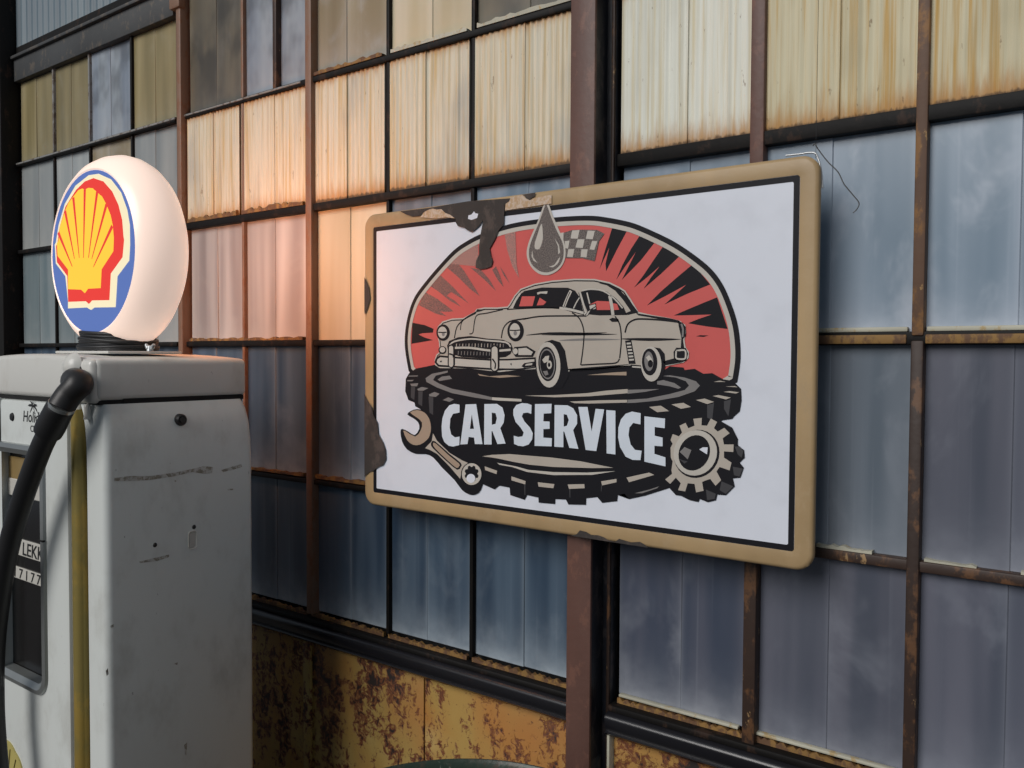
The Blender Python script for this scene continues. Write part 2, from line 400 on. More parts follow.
ragged('putty_strip', -1.755, -1.50, Z1 + .010, 0.011, -0.014, 0.0, M_putty, w2, 24)
ragged('putty_strip', -2.06, -1.80, Z1 + .010, 0.010, -0.014, 0.0, M_putty, w2, 18)
for x0, x1 in zip(MX[:2], MX[1:3]): ragged('putty_strip', x0 + .01, x1 - .015, Z3 + .011, 0.016, -0.016, 0.0, M_putty, w2, 30)
ragged('putty_strip', -2.33, -1.80, Z2 + .009, 0.010, -0.014, 0.0, M_putty, w2, 30)
for xs, par, z in ((MX[1:], w2, Z0), (RX, w3, Z0)):
    for x0, x1 in zip(xs, xs[1:]):
        ragged('putty_strip', x0 + .008, x1 - .008, z - 0.011, 0.014, -0.010, 0.0, M_putty, par, 44)
ragged('putty_strip', MX[0] + .008, MX[1] - .008, Z0 - 0.011, 0.014, -0.010, 0.0, M_putty, w2, 44)
for x0, x1 in zip(RX, RX[1:]): box('putty_strip', x0 + .012, x1 - .018, -0.012, 0.0, Z0 + 0.004, Z0 + 0.010, M_puttyw, w3, 0.002)
for k in range(3): ragged('putty_strip', MX[3 + k - 1] + .02, MX[3 + k] - .01, Z4 + .010, 0.012, -0.015, 0, M_puttyw if k else M_putty, w2, 20)

# posts, column, beams, sills and lower sheets belong to the wall
def part_box(name, *a, **k): return box(name, *a, parent=wall, **k)
part_box('post', -3.63, -3.475, -0.07, 0.02, 0, 3.2, M_framedark, bev=0.006)
part_box('post', -2.388, -2.368, -0.016, 0.02, 0, 3.2, M_framedark, bev=0.004)
part_box('post', -2.368, -2.344, -0.028, 0.02, 0, 3.2, M_post, bev=0.004)
box('bracket', -2.392, -2.338, -0.036, -0.01, 2.60, 2.66, M_post, wall, 0.006)
col = empty('column', (-0.88, 0, 0)); attach(col, wall)
box('front_flange', -0.913, -0.856, -0.075, -0.066, 0, 3.2, M_column, col, 0.003)
box('web', -0.906, -0.862, -0.066, 0.01, 0, 3.2, M_columnd, col)
box('back_flange', -0.925, -0.842, -0.016, 0.016, 0, 3.2, M_columnd, col, 0.003)
box('edge_bead', -0.850, -0.843, -0.022, -0.012, 0, 3.2, M_frame, col, 0.002)
ragged('weld_patch', -0.862, -0.8618, 0.62, 0.13, -0.060, -0.020, M_beam, col, 3)
# header above the glazing
box('beam_web', LX[0], -2.392, -0.022, 0.03, 2.590, 2.672, M_beam, wall, 0.003)
box('beam_flange', LX[0], -2.392, -0.034, 0.03, 2.672, 2.684, M_beam, wall, 0.003)
box('beam_recess', LX[0], -2.392, -0.012, 0.03, 2.684, 2.722, M_framedark, wall)
link_bm('corrugated_sheet', rib_mesh(LX[0], -2.392, 2.722, 3.2, 0.010, 0.042, 0.0, 8, False), M_corr, wall, smooth=60)
box('header_beam', MX[0], RX[-1], -0.015, 0.03, Z5 + .068, Z5 + .16, M_beam, wall, 0.004)
for x0, x1 in ((MX[0], -0.925), (-0.838, RX[-1])):
    link_bm('corrugated_sheet', rib_mesh(x0, x1, Z5 + .16, 3.2, 0.010, 0.042, 0.0, 8, False), M_corr, wall, smooth=60)
for x0, x1 in ((LX[0], -2.392), (MX[0], -0.914), (-0.842, RX[-1])):
    box('sill_lip', x0, x1, -0.030, 0.012, Z0 - 0.024, Z0 - 0.010, M_framedark, wall, 0.004)
    bm = bmesh.new()                                   # rolled sill bar with a rounded top
    prof = [(-0.020, -0.022), (-0.034, -0.026), (-0.040, -0.031), (-0.041, -0.036), (-0.038, -0.054), (-0.034, -0.060), (-0.040, -0.064), (-0.034, -0.070), (0.012, -0.070), (0.012, -0.024)]
    A = [bm.verts.new((x0, y, Z0 + z)) for y, z in prof]; B = [bm.verts.new((x1, y, Z0 + z)) for y, z in prof]
    for i in range(len(prof)):
        j = (i + 1) % len(prof); bm.faces.new((A[i], A[j], B[j], B[i]))
    bm.faces.new(A); bm.faces.new(B[::-1]); bmesh.ops.recalc_face_normals(bm, faces=bm.faces[:])
    link_bm('sill_bar', bm, M_sill, wall, smooth=50)
for x0, x1 in ((LX[0], -2.94), (-2.935, -2.392), (-2.342, -1.797), (-1.767, -1.36), (-1.356, -0.914), (-0.836, -0.30), (-0.296, 0.566)):
    box('rusty_sheet', x0, x1, -0.012, 0.012, 0.0, Z0 - 0.070, M_rust, wall, 0.002)
box('cover_strip', -1.797, -1.767, -0.018, 0.012, 0.0, Z0 - 0.070, M_rust, wall, 0.002)
box('edge_trim', -0.842, -0.836, -0.03, 0.012, 0.0, Z0 - 0.070, M_puttyw, wall, 0.001)
box('backing', -3.62, 0.70, 0.03, 0.06, 0, 3.2, M_black, wall)
box('post', 0.566, 0.62, -0.05, 0.02, 0, 3.2, M_post, wall, 0.004)

# ------------------------------------------------------------------ the enamel sign
SY = -0.10                                             # its painted face
def Tl(ox, oy, s): return lambda pts: [(ox + x / s, oy + y / s) for x, y in pts]
tA, tB, tC = Tl(400, 272, 8), Tl(500, 272, 8), Tl(600, 272, 8)
tD, tE, tF = Tl(400, 350, 8), Tl(500, 350, 8), Tl(620, 350, 8)
tG, tH, tI = Tl(400, 420, 8), Tl(500, 420, 8), Tl(620, 420, 8)
tJ, tK, tL = Tl(400, 200, 8), Tl(500, 190, 8), Tl(620, 210, 8)
def SP(pts, Y=SY): return [(lambda p: Vector((p.x, p.z)))(onY(x, y, Y)) for x, y in pts]   # traced drawing -> metres on the sign
def area2(P): return sum(P[i].x * P[(i + 1) % len(P)].y - P[(i + 1) % len(P)].x * P[i].y for i in range(len(P)))
def offset(P, d):                                      # inward when d > 0
    if area2(P) < 0: P = P[::-1]
    out = []
    for i in range(len(P)):
        a = (P[i] - P[i - 1]); b = (P[(i + 1) % len(P)] - P[i])
        na = Vector((-a.y, a.x)).normalized(); nb = Vector((-b.y, b.x)).normalized()
        m = na + nb
        if m.length < 1e-6: m = na
        m.normalize(); c = max(0.45, m.dot(na))
        out.append(P[i] + m * (d / c))
    return out
def smooth2(P, n=4, closed=True): return [Vector((v.x, v.y)) for v in spline([Vector((p.x, p.y, 0)) for p in P], n, closed)]
def ell(fn, cx, cy, rx, ry, tilt=0, n=28):
    t = math.radians(tilt)
    return SP(fn([(cx + rx * math.cos(a) * math.cos(t) - ry * math.sin(a) * math.sin(t), cy + rx * math.cos(a) * math.sin(t) + ry * math.sin(a) * math.cos(t)) for a in [2 * math.pi * i / n for i in range(n)]]))
class Art:
    STEP = 0.00008
    def __init__(s, base=0, Y=SY): s.bm = bmesh.new(); s.mats = []; s.k = base; s.Y = Y
    def mi(s, m):
        if m not in s.mats: s.mats.append(m)
        return s.mats.index(m)
    def poly(s, P, m, up=True):
        if up: s.k += 1
        y = s.Y - s.k * s.STEP
        vs_ = [s.bm.verts.new((p.x, y, p.y)) for p in P]
        tris = tessellate_polygon([[Vector((p.x, p.y, 0)) for p in P]])
        i = s.mi(m)
        for a, b, c in tris:
            p, q, r = P[a], P[b], P[c]
            cr = (q.x - p.x) * (r.y - p.y) - (q.y - p.y) * (r.x - p.x)
            if abs(cr) < 1e-12: continue
            try: f = s.bm.faces.new((vs_[a], vs_[b], vs_[c]) if cr > 0 else (vs_[a], vs_[c], vs_[b]))
            except ValueError: continue
            f.material_index = i
    def stroke(s, P, w, m, up=True, taper=False, sm=3):
        w *= 1.2
        if len(P) > 2 and sm: P = smooth2(P, sm, False)
        L = []; R = []; N = len(P)
        for i in range(N):
            d = (P[min(i + 1, N - 1)] - P[max(i - 1, 0)]).normalized(); n = Vector((-d.y, d.x))
            ww = w / 2 * (1 if not taper else max(0.12, math.sin(math.pi * (0.06 + 0.9 * i / (N - 1)))))
            L.append(P[i] + n * ww); R.append(P[i] - n * ww)
        s.poly(L + R[::-1], m, up)
    def band(s, P, Q, m):
        s.k += 1; y = s.Y - s.k * s.STEP; i = s.mi(m)
        a = [s.bm.verts.new((p.x, y, p.y)) for p in P]; b = [s.bm.verts.new((p.x, y, p.y)) for p in Q]
        for k in range(len(a)): s.bm.faces.new((a[k], a[(k + 1) % len(a)], b[(k + 1) % len(a)], b[k])).material_index = i
    def done(s, name, parent): return link_bm(name, s.bm, s.mats, parent)

def paint(name, c, c2=None, th=0.5, sc=160, rough=0.36, spec=0.35):
    k = NT(name); v, g = k.coords(False)
    if c2 is None:
        col = k.mix(k.math('MULTIPLY', k.ramp(k.noise(v, 14, (1, 1, 1), 4), 0.45, 0.8), 0.18), c, tuple(x * 0.6 for x in c[:3]) + (1,))
    else:
        col = k.mix(k.ramp(k.noise(v, sc, (1, 1, 1), 5, 0.75), th - 0.08, th + 0.08), c, c2)
    return k.out(col, rough, 0, spec)
P_white = paint('sign_white', (0.66, 0.69, 0.76, 1)); P_black = paint('sign_black', (0.011, 0.011, 0.014, 1), rough=0.45, spec=0.15)
P_red = paint('sign_red', (0.58, 0.105, 0.095, 1)); P_cream = paint('sign_cream', (0.44, 0.395, 0.34, 1)); P_creaml = paint('sign_light_cream', (0.50, 0.47, 0.42, 1))
P_bronze = paint('sign_bronze', (0.36, 0.275, 0.205, 1)); P_grey = paint('sign_grey', (0.20, 0.19, 0.185, 1)); P_dgrey = paint('sign_dark_grey', (0.055, 0.054, 0.058, 1))
P_fade = paint('sign_faded_black', (0.095, 0.075, 0.07, 1), (0.33, 0.13, 0.115, 1), 0.50, 420)
P_fade2 = paint('sign_worn_black', (0.21, 0.155, 0.135, 1), (0.52, 0.22, 0.19, 1), 0.5, 420)
P_drop = paint('sign_speckled', (0.055, 0.045, 0.042, 1), (0.20, 0.17, 0.155, 1), 0.50, 480)
P_letter = paint('sign_letter', (0.62, 0.68, 0.75, 1))
P_tan = steel('tan_frame', (0.52, 0.36, 0.185, 1), (0.38, 0.27, 0.15, 1), 0.25, 0.42, scale=14)
P_chip = steel('chipped_steel', (0.050, 0.042, 0.038, 1), (0.075, 0.058, 0.05, 1), 0.3, 0.75, scale=30)
P_tanpale = paint('chip_edge', (0.55, 0.45, 0.36, 1), (0.45, 0.30, 0.17, 1), 0.5, 90)

X0, X1, ZB, ZT = -1.4715, -0.4165, 1.196, 1.882
sign = tag(empty('enamel_sign', ((X0 + X1) / 2, SY, ZB)), 'large white enamel car service sign with tan frame hung on the steel wall', 'sign')
def rrect(inset, r, n=8):
    x0, x1, z0, z1 = X0 + inset, X1 - inset, ZB + inset, ZT - inset; out = []
    for cx, cz, a0 in ((x1 - r, z0 + r, -90), (x1 - r, z1 - r, 0), (x0 + r, z1 - r, 90), (x0 + r, z0 + r, 180)):
        for k in range(n + 1):
            a = math.radians(a0 + 90 * k / n); out.append(Vector((cx + r * math.cos(a), cz + r * math.sin(a))))
    return out
bm = bmesh.new()                                        # frame: pressed lip round the panel
prof = [(0.004, 0.016, 0.028), (0.0, 0.012, 0.03), (0.0, 0.004, 0.03), (0.003, 0.0, 0.028), (0.007, -0.0012, 0.024), (0.026, -0.0012, 0.009), (0.0305, -0.0005, 0.006), (0.032, 0.002, 0.005)]
rings = [[bm.verts.new((p.x, SY + y, p.y)) for p in rrect(i, r)] for i, y, r in prof]
for a, b in zip(rings, rings[1:]):
    for k in range(len(a)): bm.faces.new((a[k], a[(k + 1) % len(a)], b[(k + 1) % len(a)], b[k]))
bmesh.ops.recalc_face_normals(bm, faces=bm.faces[:]); link_bm('frame', bm, P_tan, sign, smooth=40)
bm = bmesh.new(); P = rrect(0.029, 0.006)
f = bm.faces.new([bm.verts.new((p.x, SY, p.y)) for p in P]); r = bmesh.ops.extrude_face_region(bm, geom=[f])
for v in [g for g in r['geom'] if isinstance(g, bmesh.types.BMVert)]: v.co.y += 0.012
bmesh.ops.recalc_face_normals(bm, faces=bm.faces[:]); link_bm('panel', bm, P_white, sign)
bm = bmesh.new(); a = [bm.verts.new((p.x, SY - 0.0003, p.y)) for p in rrect(0.031, 0.002, 1)]; b = [bm.verts.new((p.x, SY - 0.0003, p.y)) for p in rrect(0.041, 0.002, 1)]
for k in range(len(a)): bm.faces.new((a[k], a[(k + 1) % len(a)], b[(k + 1) % len(a)], b[k]))
link_bm('border_line', bm, P_black, sign)

# sunburst
arc = [(409, 371), (405.5, 350), (405.5, 332), (409, 313), (415, 297), (425, 283), (437.5, 268), (453.8, 250.6), (467.5, 241), (482.5, 233.5), (505, 225.5), (528, 220.7), (555, 217.5), (577, 216), (595, 216), (608, 217.7), (622, 220.3), (636, 224), (656, 232.5), (675, 242), (693.8, 254.4), (711, 268.5), (723, 284.5), (732, 305), (738, 325), (740.5, 345), (740.5, 362), (737.5, 382)]
ap = smooth2(SP(arc), 4, False) + SP([(700, 405), (430, 395)])
s = Art(3); s.poly(offset(ap, 0.0160), P_red)
s.k += 1
for fn, pts, m in (
  (tK, [(905, 282), (1025, 312), (935, 480), (850, 650), (845, 590), (875, 460), (798, 632), (845, 470)], P_black),
  (tL, [(165, 195), (290, 245), (170, 400), (15, 560), (60, 470), (128, 335), (40, 455), (-30, 560), (20, 440), (90, 310)], P_black),
  (tL, [(355, 278), (495, 352), (330, 510), (190, 630), (245, 545), (318, 450), (210, 545), (112, 622), (190, 520), (270, 400)], P_black),
  (tL, [(585, 432), (722, 596), (540, 670), (355, 757), (430, 690), (530, 598), (380, 680), (215, 765), (330, 650), (450, 545)], P_black),
  (tC, [(938, 202), (1022, 456), (850, 435), (705, 410), (790, 375), (895, 340), (740, 345), (590, 348), (700, 300), (820, 250)], P_black),
  (tC, [(770, 515), (800, 505), (870, 508), (830, 520)], P_black),
  (tA, [(100, 405), (200, 425), (270, 455), (265, 485), (180, 490), (150, 500), (200, 525), (265, 545), (180, 560), (92, 575)], P_black),
  (tA, [(200, 160), (300, 215), (400, 290), (430, 315), (360, 320), (320, 315), (375, 355), (290, 335), (152, 265)], P_fade),
  (tA, [(262, 62), (330, 30), (420, 115), (490, 190), (555, 255), (490, 210), (410, 160), (375, 190), (440, 230), (490, 280), (400, 230), (300, 150), (232, 105)], P_fade),
  (tJ, [(365, 530), (440, 480), (510, 560), (560, 640), (610, 720), (640, 770), (560, 710), (470, 620)], P_fade),
  (tJ, [(390, 510), (500, 400), (625, 350), (630, 480), (600, 530), (500, 520)], P_fade2),
  (tJ, [(560, 540), (650, 560), (720, 640), (770, 730), (690, 650), (600, 570)], P_fade),
  (tJ, [(740, 560), (770, 530), (800, 600), (830, 695), (790, 650)], P_fade),
  (tJ, [(800, 530), (840, 590), (880, 670), (830, 600)], P_fade),
  (tJ, [(835, 250), (925, 240), (930, 400), (935, 520), (955, 625), (900, 530), (860, 400)], P_fade2)):
    s.poly(SP(fn(pts)), m, up=(m is not P_black))
s.band(offset(ap, 0.0085), offset(ap, 0.0180), P_creaml); s.band(offset(ap, 0.0), offset(ap, 0.0095), P_black)
s.done('sunburst', sign)

# chequered flag and oil drop
s = Art(18); s.poly(SP(tK([(490, 350), (580, 320), (660, 318), (780, 320), (838, 350), (795, 410), (760, 570), (660, 545), (530, 545), (500, 420)])), P_drop)
s.k += 1
for q in ([(580, 325), (640, 320), (625, 390), (568, 388)], [(705, 325), (762, 328), (745, 395), (690, 390)], [(522, 410), (560, 405), (548, 470), (525, 465)], [(625, 395), (680, 395), (665, 465), (607, 460)], [(740, 408), (782, 410), (758, 480), (720, 475)], [(550, 475), (598, 472), (585, 538), (540, 535)], [(655, 475), (705, 475), (695, 540), (648, 535)], [(486, 345), (512, 340), (510, 400), (500, 400)]):
    s.poly(SP(tK(q)), P_creaml, up=False)
s.done('chequered_flag', sign)
s = Art(20)
s.poly(smooth2(SP(tK([(372, 106), (395, 118), (420, 190), (480, 330), (520, 430), (527, 530), (500, 605), (450, 655), (380, 682), (310, 668), (250, 612), (220, 540), (220, 470), (248, 380), (310, 240), (345, 140)])), 3), P_creaml)
s.poly(smooth2(SP(tK([(372, 118), (390, 150), (410, 210), (460, 330), (505, 425), (513, 520), (490, 592), (440, 640), (380, 660), (320, 648), (262, 600), (238, 540), (238, 470), (262, 390), (320, 250), (355, 150)])), 3), P_drop)
s.k += 1
s.poly(smooth2(SP(tK([(335, 270), (345, 330), (345, 400), (320, 470), (285, 470), (282, 430), (300, 370)])), 3), P_creaml, False)
s.poly(SP(tK([(440, 385), (475, 440), (485, 500), (470, 515), (468, 450)])), P_creaml, False)
s.poly(smooth2(SP(tK([(398, 612), (440, 598), (482, 535), (472, 580), (430, 618)])), 2), P_creaml, False)
s.poly(SP(tK([(262, 480), (270, 540), (305, 585), (272, 565), (256, 530)])), P_creaml, False)
s.done('oil_drop', sign)

# tyre
s = Art(17)
sil = tD([(100, 170), (130, 148), (200, 135), (280, 118), (400, 100)]) + [(560, 350), (660, 350)] + tF([(350, 200), (352, 165), (400, 130), (510, 140), (520, 160), (600, 150), (670, 190), (740, 185), (830, 235), (900, 245), (930, 270), (970, 310), (975, 400), (960, 490), (915, 530), (900, 550), (820, 562), (780, 600)]) + tI([(390, 545), (200, 605), (75, 632), (35, 585)]) + tH([(1000, 588), (945, 600), (940, 648), (820, 662), (780, 615), (692, 625), (690, 678), (550, 675), (530, 635), (445, 632), (443, 672), (312, 660), (310, 620), (220, 600), (200, 638), (85, 600), (80, 540), (0, 525)]) + tG([(795, 525), (760, 555), (670, 515), (600, 450), (260, 130)]) + tD([(200, 520), (170, 475), (125, 450), (120, 420), (70, 400), (60, 370), (45, 330), (50, 230), (80, 180)])
s.poly(SP(sil), P_black)
s.k += 1
for fn, m, L in (
 (tD, P_grey, ([(75, 205), (150, 203), (142, 212), (70, 212)], [(60, 240), (115, 238), (100, 250), (62, 250)], [(85, 270), (150, 265), (140, 290), (95, 290)], [(140, 312), (178, 295), (230, 305), (190, 325), (150, 325)], [(235, 355), (280, 335), (320, 350), (290, 375), (240, 370)], [(345, 400), (390, 378), (435, 395), (400, 415)],
   [(385, 165), (260, 190), (208, 225), (215, 255), (300, 300), (420, 345), (600, 380), (740, 400), (740, 378), (600, 345), (420, 310), (320, 270), (268, 240), (290, 205), (385, 180)], [(305, 235), (340, 212), (400, 205), (420, 230), (320, 248)])),
 (tD, P_dgrey, ([(232, 372), (270, 377), (268, 520), (240, 500)], [(92, 295), (125, 295), (118, 400), (90, 380)], [(150, 330), (185, 330), (180, 450), (150, 430)])),
 (tD, P_creaml, ([(740, 400), (800, 405), (975, 412), (975, 392), (740, 378)],)),
 (tD, P_bronze, ([(625, 190), (720, 210), (860, 200), (970, 210), (800, 222), (640, 205)],)),
 (tE, P_cream, ([(200, 365), (440, 360), (700, 345), (850, 325), (1024, 312), (1024, 345), (720, 370), (440, 378)], [(560, 412), (800, 402), (1024, 398), (1024, 420), (720, 428), (600, 425)])),
 (tE, P_bronze, ([(700, 200), (900, 180), (1015, 174), (1015, 203), (850, 200)],)),
 (tF, P_grey, ([(60, 398), (220, 388), (400, 352), (520, 320), (555, 285), (530, 250), (450, 220), (345, 208), (400, 202), (520, 220), (610, 250), (642, 285), (600, 330), (470, 375), (300, 405), (120, 422), (60, 424)], [(300, 250), (350, 240), (440, 265), (490, 300), (470, 310), (400, 290), (300, 275)], [(64, 318), (320, 312), (200, 335), (64, 350)])),
 (tF, P_cream, ([(235, 455), (330, 445), (395, 488), (300, 497)], [(415, 435), (510, 422), (570, 455), (490, 470)], [(610, 400), (680, 388), (755, 415), (700, 432)], [(745, 368), (790, 360), (890, 380), (850, 395)], [(830, 335), (880, 328), (955, 338), (930, 348)], [(845, 292), (920, 288), (945, 298)], [(750, 255), (800, 245), (850, 255)])),
 (tF, P_dgrey, ([(700, 440), (755, 425), (740, 560), (700, 540)], [(835, 410), (890, 395), (870, 530), (835, 470)])),
 (tH, P_cream, ([(95, 450), (208, 488), (205, 514), (95, 482)], [(305, 497), (438, 512), (430, 545), (312, 532)], [(545, 515), (678, 512), (680, 545), (555, 550)], [(812, 490), (935, 470), (935, 497), (820, 522)], [(-120, 370), (-20, 405), (-25, 432), (-115, 400)], [(-140, 290), (-60, 278), (80, 272), (420, 300), (650, 330), (910, 382), (740, 384), (430, 375), (240, 357), (100, 332), (0, 310), (-70, 298)])),
 (tH, P_creaml, ([(-20, 342), (130, 370), (230, 398), (430, 416), (700, 420), (930, 408), (740, 438), (430, 440), (220, 415), (100, 375), (0, 358)],)),
 (tH, P_dgrey, ([(196, 514), (206, 514), (206, 600), (200, 600)], [(557, 550), (566, 550), (566, 620), (560, 620)], [(812, 522), (820, 522), (814, 570), (810, 570)])),
 (tI, P_cream, ([(55, 460), (235, 420), (278, 438), (75, 497)],)),
 (tI, P_grey, ([(120, 585), (240, 555), (315, 530), (300, 545), (180, 585)],))):
    for q in L: s.poly(SP(fn(q)), m, up=False)
s.done('tyre_drawing', sign)

# gear
s = Art(20)
s.poly(SP(tI([(790, 0), (830, 20), (900, 60), (945, 150), (945, 200), (995, 240), (1000, 300), (960, 340), (993, 380), (965, 460), (905, 465), (920, 530), (850, 600), (780, 595), (770, 640), (705, 657), (640, 630), (630, 655), (560, 640), (490, 605), (450, 600), (385, 530), (400, 300), (560, 20)])), P_black)
s.k += 1
for q in ([(922, 212), (962, 210), (990, 250), (975, 300), (945, 275)], [(905, 372), (985, 388), (960, 452), (915, 440)], [(815, 490), (910, 530), (850, 590), (800, 560)], [(690, 555), (770, 590), (760, 630), (700, 640)]): s.poly(SP(tI(q)), P_dgrey, False)
s.poly(SP(tI([(600, 45), (590, -10), (658, -17), (655, 42), (700, 45), (730, -12), (780, 15), (755, 65), (785, 92), (838, 62), (880, 105), (825, 145), (835, 195), (912, 195), (910, 255), (835, 250), (835, 300), (895, 340), (880, 402), (800, 375), (775, 410), (812, 480), (768, 525), (725, 470), (690, 482), (660, 495), (672, 565), (612, 578), (600, 510), (545, 505), (525, 570), (468, 560), (490, 505), (450, 460), (405, 510), (365, 475), (420, 430), (415, 400), (425, 330), (410, 300), (408, 220), (425, 190), (408, 160), (425, 112), (475, 130), (500, 100), (480, 45), (528, 22), (550, 65)])), P_cream)
s.poly(ell(tI, 617, 270, 180, 196, 25), P_black); s.poly(ell(tI, 606, 262, 172, 184, 25), P_creaml); s.poly(ell(tI, 598, 262, 122, 146, 25), P_black)
s.k += 1
s.poly(SP(tI([(638, 235), (665, 218), (706, 218), (700, 274)])), P_white, False); s.poly(SP(tI([(482, 255), (520, 215), (575, 240), (545, 314), (505, 275)])), P_grey, False)
s.poly(SP(tI([(470, 305), (500, 320), (545, 330), (520, 348)])), P_dgrey, False)
s.done('gear_drawing', sign)

# spanner
s = Art(20)
s.poly(smooth2(SP(tG([(62, -45), (90, -72), (140, -88), (205, -70), (245, -15), (266, 40), (272, 100), (310, 165), (400, 245), (500, 312), (550, 338), (610, 338), (655, 380), (672, 470), (650, 560), (610, 595), (560, 596), (500, 560), (440, 480), (340, 380), (270, 300), (210, 272), (130, 270), (60, 235), (20, 170), (8, 95), (22, 70), (75, 95), (122, 120), (158, 70), (150, 20), (110, -15)])), 2), P_black)
s.poly(smooth2(SP(tG([(85, -60), (140, -80), (200, -60), (238, -10), (252, 60), (243, 120), (218, 160), (165, 196), (110, 198), (62, 162), (32, 92), (48, 88), (125, 132), (170, 82), (180, 20), (140, -20)])), 2), P_bronze)
s.poly(SP(tG([(205, 225), (258, 170), (268, 105), (300, 165), (400, 262), (500, 322), (556, 346), (500, 400), (485, 470), (400, 370), (300, 270), (240, 237)])), P_cream, False)
s.poly(smooth2(SP(tG([(258, 175), (285, 170), (400, 270), (490, 342), (492, 372), (462, 398), (380, 332), (270, 228), (252, 197)])), 2), P_black)
s.poly(smooth2(SP(tG([(268, 190), (290, 186), (395, 282), (478, 348), (476, 370), (455, 382), (380, 318), (285, 226)])), 2), P_bronze)
s.poly(ell(tG, 578, 432, 86, 94), P_black); s.poly(ell(tG, 578, 432, 78, 87), P_creaml)
star = []
for i in range(24):
    a = 2 * math.pi * i / 24; q = 1.0 if i % 3 else 0.78
    star.append((578 + 58 * q * math.cos(a), 428 + 66 * q * math.sin(a)))
s.poly(SP(tG(star)), P_black); s.poly(ell(tG, 572, 466, 35, 36), P_white)
s.done('spanner_drawing', sign)

# lettering
let = empty('lettering', (-0.95, SY, 1.4)); attach(let, sign)
def letter(polys, holes=()):
    s = Art(28)
    for p in polys: s.poly(SP(p), P_letter)
    for h in holes: s.poly(SP(h), P_black)
    s.done('letter', let)
letter([tD([(482, 437), (440, 430), (400, 442), (365, 485), (345, 545), (338, 610), (342, 690), (360, 735), (395, 765), (430, 772), (480, 760), (482, 692), (445, 698), (415, 675), (403, 620), (408, 550), (430, 510), (482, 500)])])
letter([tD([(530, 435), (615, 432), (665, 752), (605, 752), (598, 700), (555, 695), (545, 752), (488, 755)])], [tD([(580, 515), (565, 630), (597, 630)])])
letter([tD([(680, 432), (780, 430), (825, 460), (842, 520), (835, 580), (808, 625), (850, 748), (785, 752), (745, 650), (738, 648), (738, 755), (678, 755)])], [tD([(740, 500), (770, 505), (780, 545), (770, 590), (740, 598)])])
letter([tE([(258, 440), (255, 510), (225, 500), (190, 505), (180, 530), (200, 570), (245, 620), (268, 665), (262, 715), (235, 755), (190, 770), (150, 765), (118, 750), (115, 685), (150, 695), (185, 690), (195, 660), (170, 620), (130, 575), (112, 520), (112, 475), (135, 440), (180, 424), (225, 428)])])
letter([tE([(285, 432), (418, 430), (415, 505), (355, 508), (352, 570), (402, 572), (402, 630), (352, 632), (352, 700), (420, 705), (418, 770), (282, 766)])])
letter([tE([(442, 440), (545, 442), (590, 465), (622, 520), (622, 590), (590, 640), (632, 790), (560, 782), (520, 655), (512, 650), (512, 777), (440, 773)])], [tE([(515, 512), (540, 518), (555, 560), (540, 605), (515, 612)])])
letter([tE([(632, 455), (705, 455), (738, 650), (770, 470), (838, 475), (775, 808), (690, 798)])])
letter([tE([(855, 480), (928, 485), (928, 835), (858, 826)])])
letter([tI([(170, -55), (100, -68), (50, -50), (12, -5), (-8, 60), (-10, 140), (5, 215), (50, 292), (105, 318), (168, 320), (178, 245), (125, 238), (90, 195), (73, 120), (80, 60), (110, 22), (168, 35)])])
letter([tI([(200, -30), (365, -12), (362, 65), (282, 55), (282, 125), (345, 140), (345, 210), (280, 205), (280, 270), (368, 298), (368, 370), (200, 332)])])

# car
s = Art(20)
car = SP([(435, 360), (437, 354.5), (440, 352), (439.4, 342), (437.5, 334.5), (438, 327), (443, 321.5), (452.5, 318.5), (463.8, 318), (470, 314.5), (475, 312), (477, 309), (485, 307.5), (497.5, 307.5), (508, 306.5), (510, 304), (515, 295.5), (521, 288.8), (535, 283.7), (552.5, 280.6), (575, 278.8), (595, 279), (610, 282.2), (620, 287), (625.5, 290.5), (631.5, 299.5), (639, 312), (652.5, 315), (670, 318), (680, 320.5), (685.8, 325), (686.5, 333), (684.8, 339.5), (686, 347), (689.3, 352), (689, 358), (684, 362.5), (667, 366), (655, 369), (640, 368), (628, 367), (569, 371.5), (560, 386), (540, 386), (536, 369), (518, 370), (500, 372), (470, 368.5), (440, 368), (435.5, 365)])
s.poly(car, P_creaml); s.poly(offset(car, 0.0028), P_black); s.poly(offset(car, 0.0052), P_cream)
S = lambda fn, pts, w=0.0026, m=P_black, t=False: s.stroke(SP(fn(pts)), w, m, False, t)
PO = lambda fn, pts, m=P_black: s.poly(SP(fn(pts)), m, False)
s.k += 1
S(tA, [(440, 530), (460, 440), (510, 385), (560, 350), (615, 320)]); S(tA, [(488, 465), (495, 410), (520, 375)], .002)
S(tA, [(560, 495), (588, 485), (600, 400), (622, 345), (700, 330), (830, 300)], .0022)
S(tA, [(815, 530), (832, 450), (880, 398), (960, 380), (1024, 372)]); S(tB, [(190, 378), (320, 356), (500, 352), (690, 352)])
PO(tA, [(612, 322), (620, 298), (690, 302), (640, 318)])
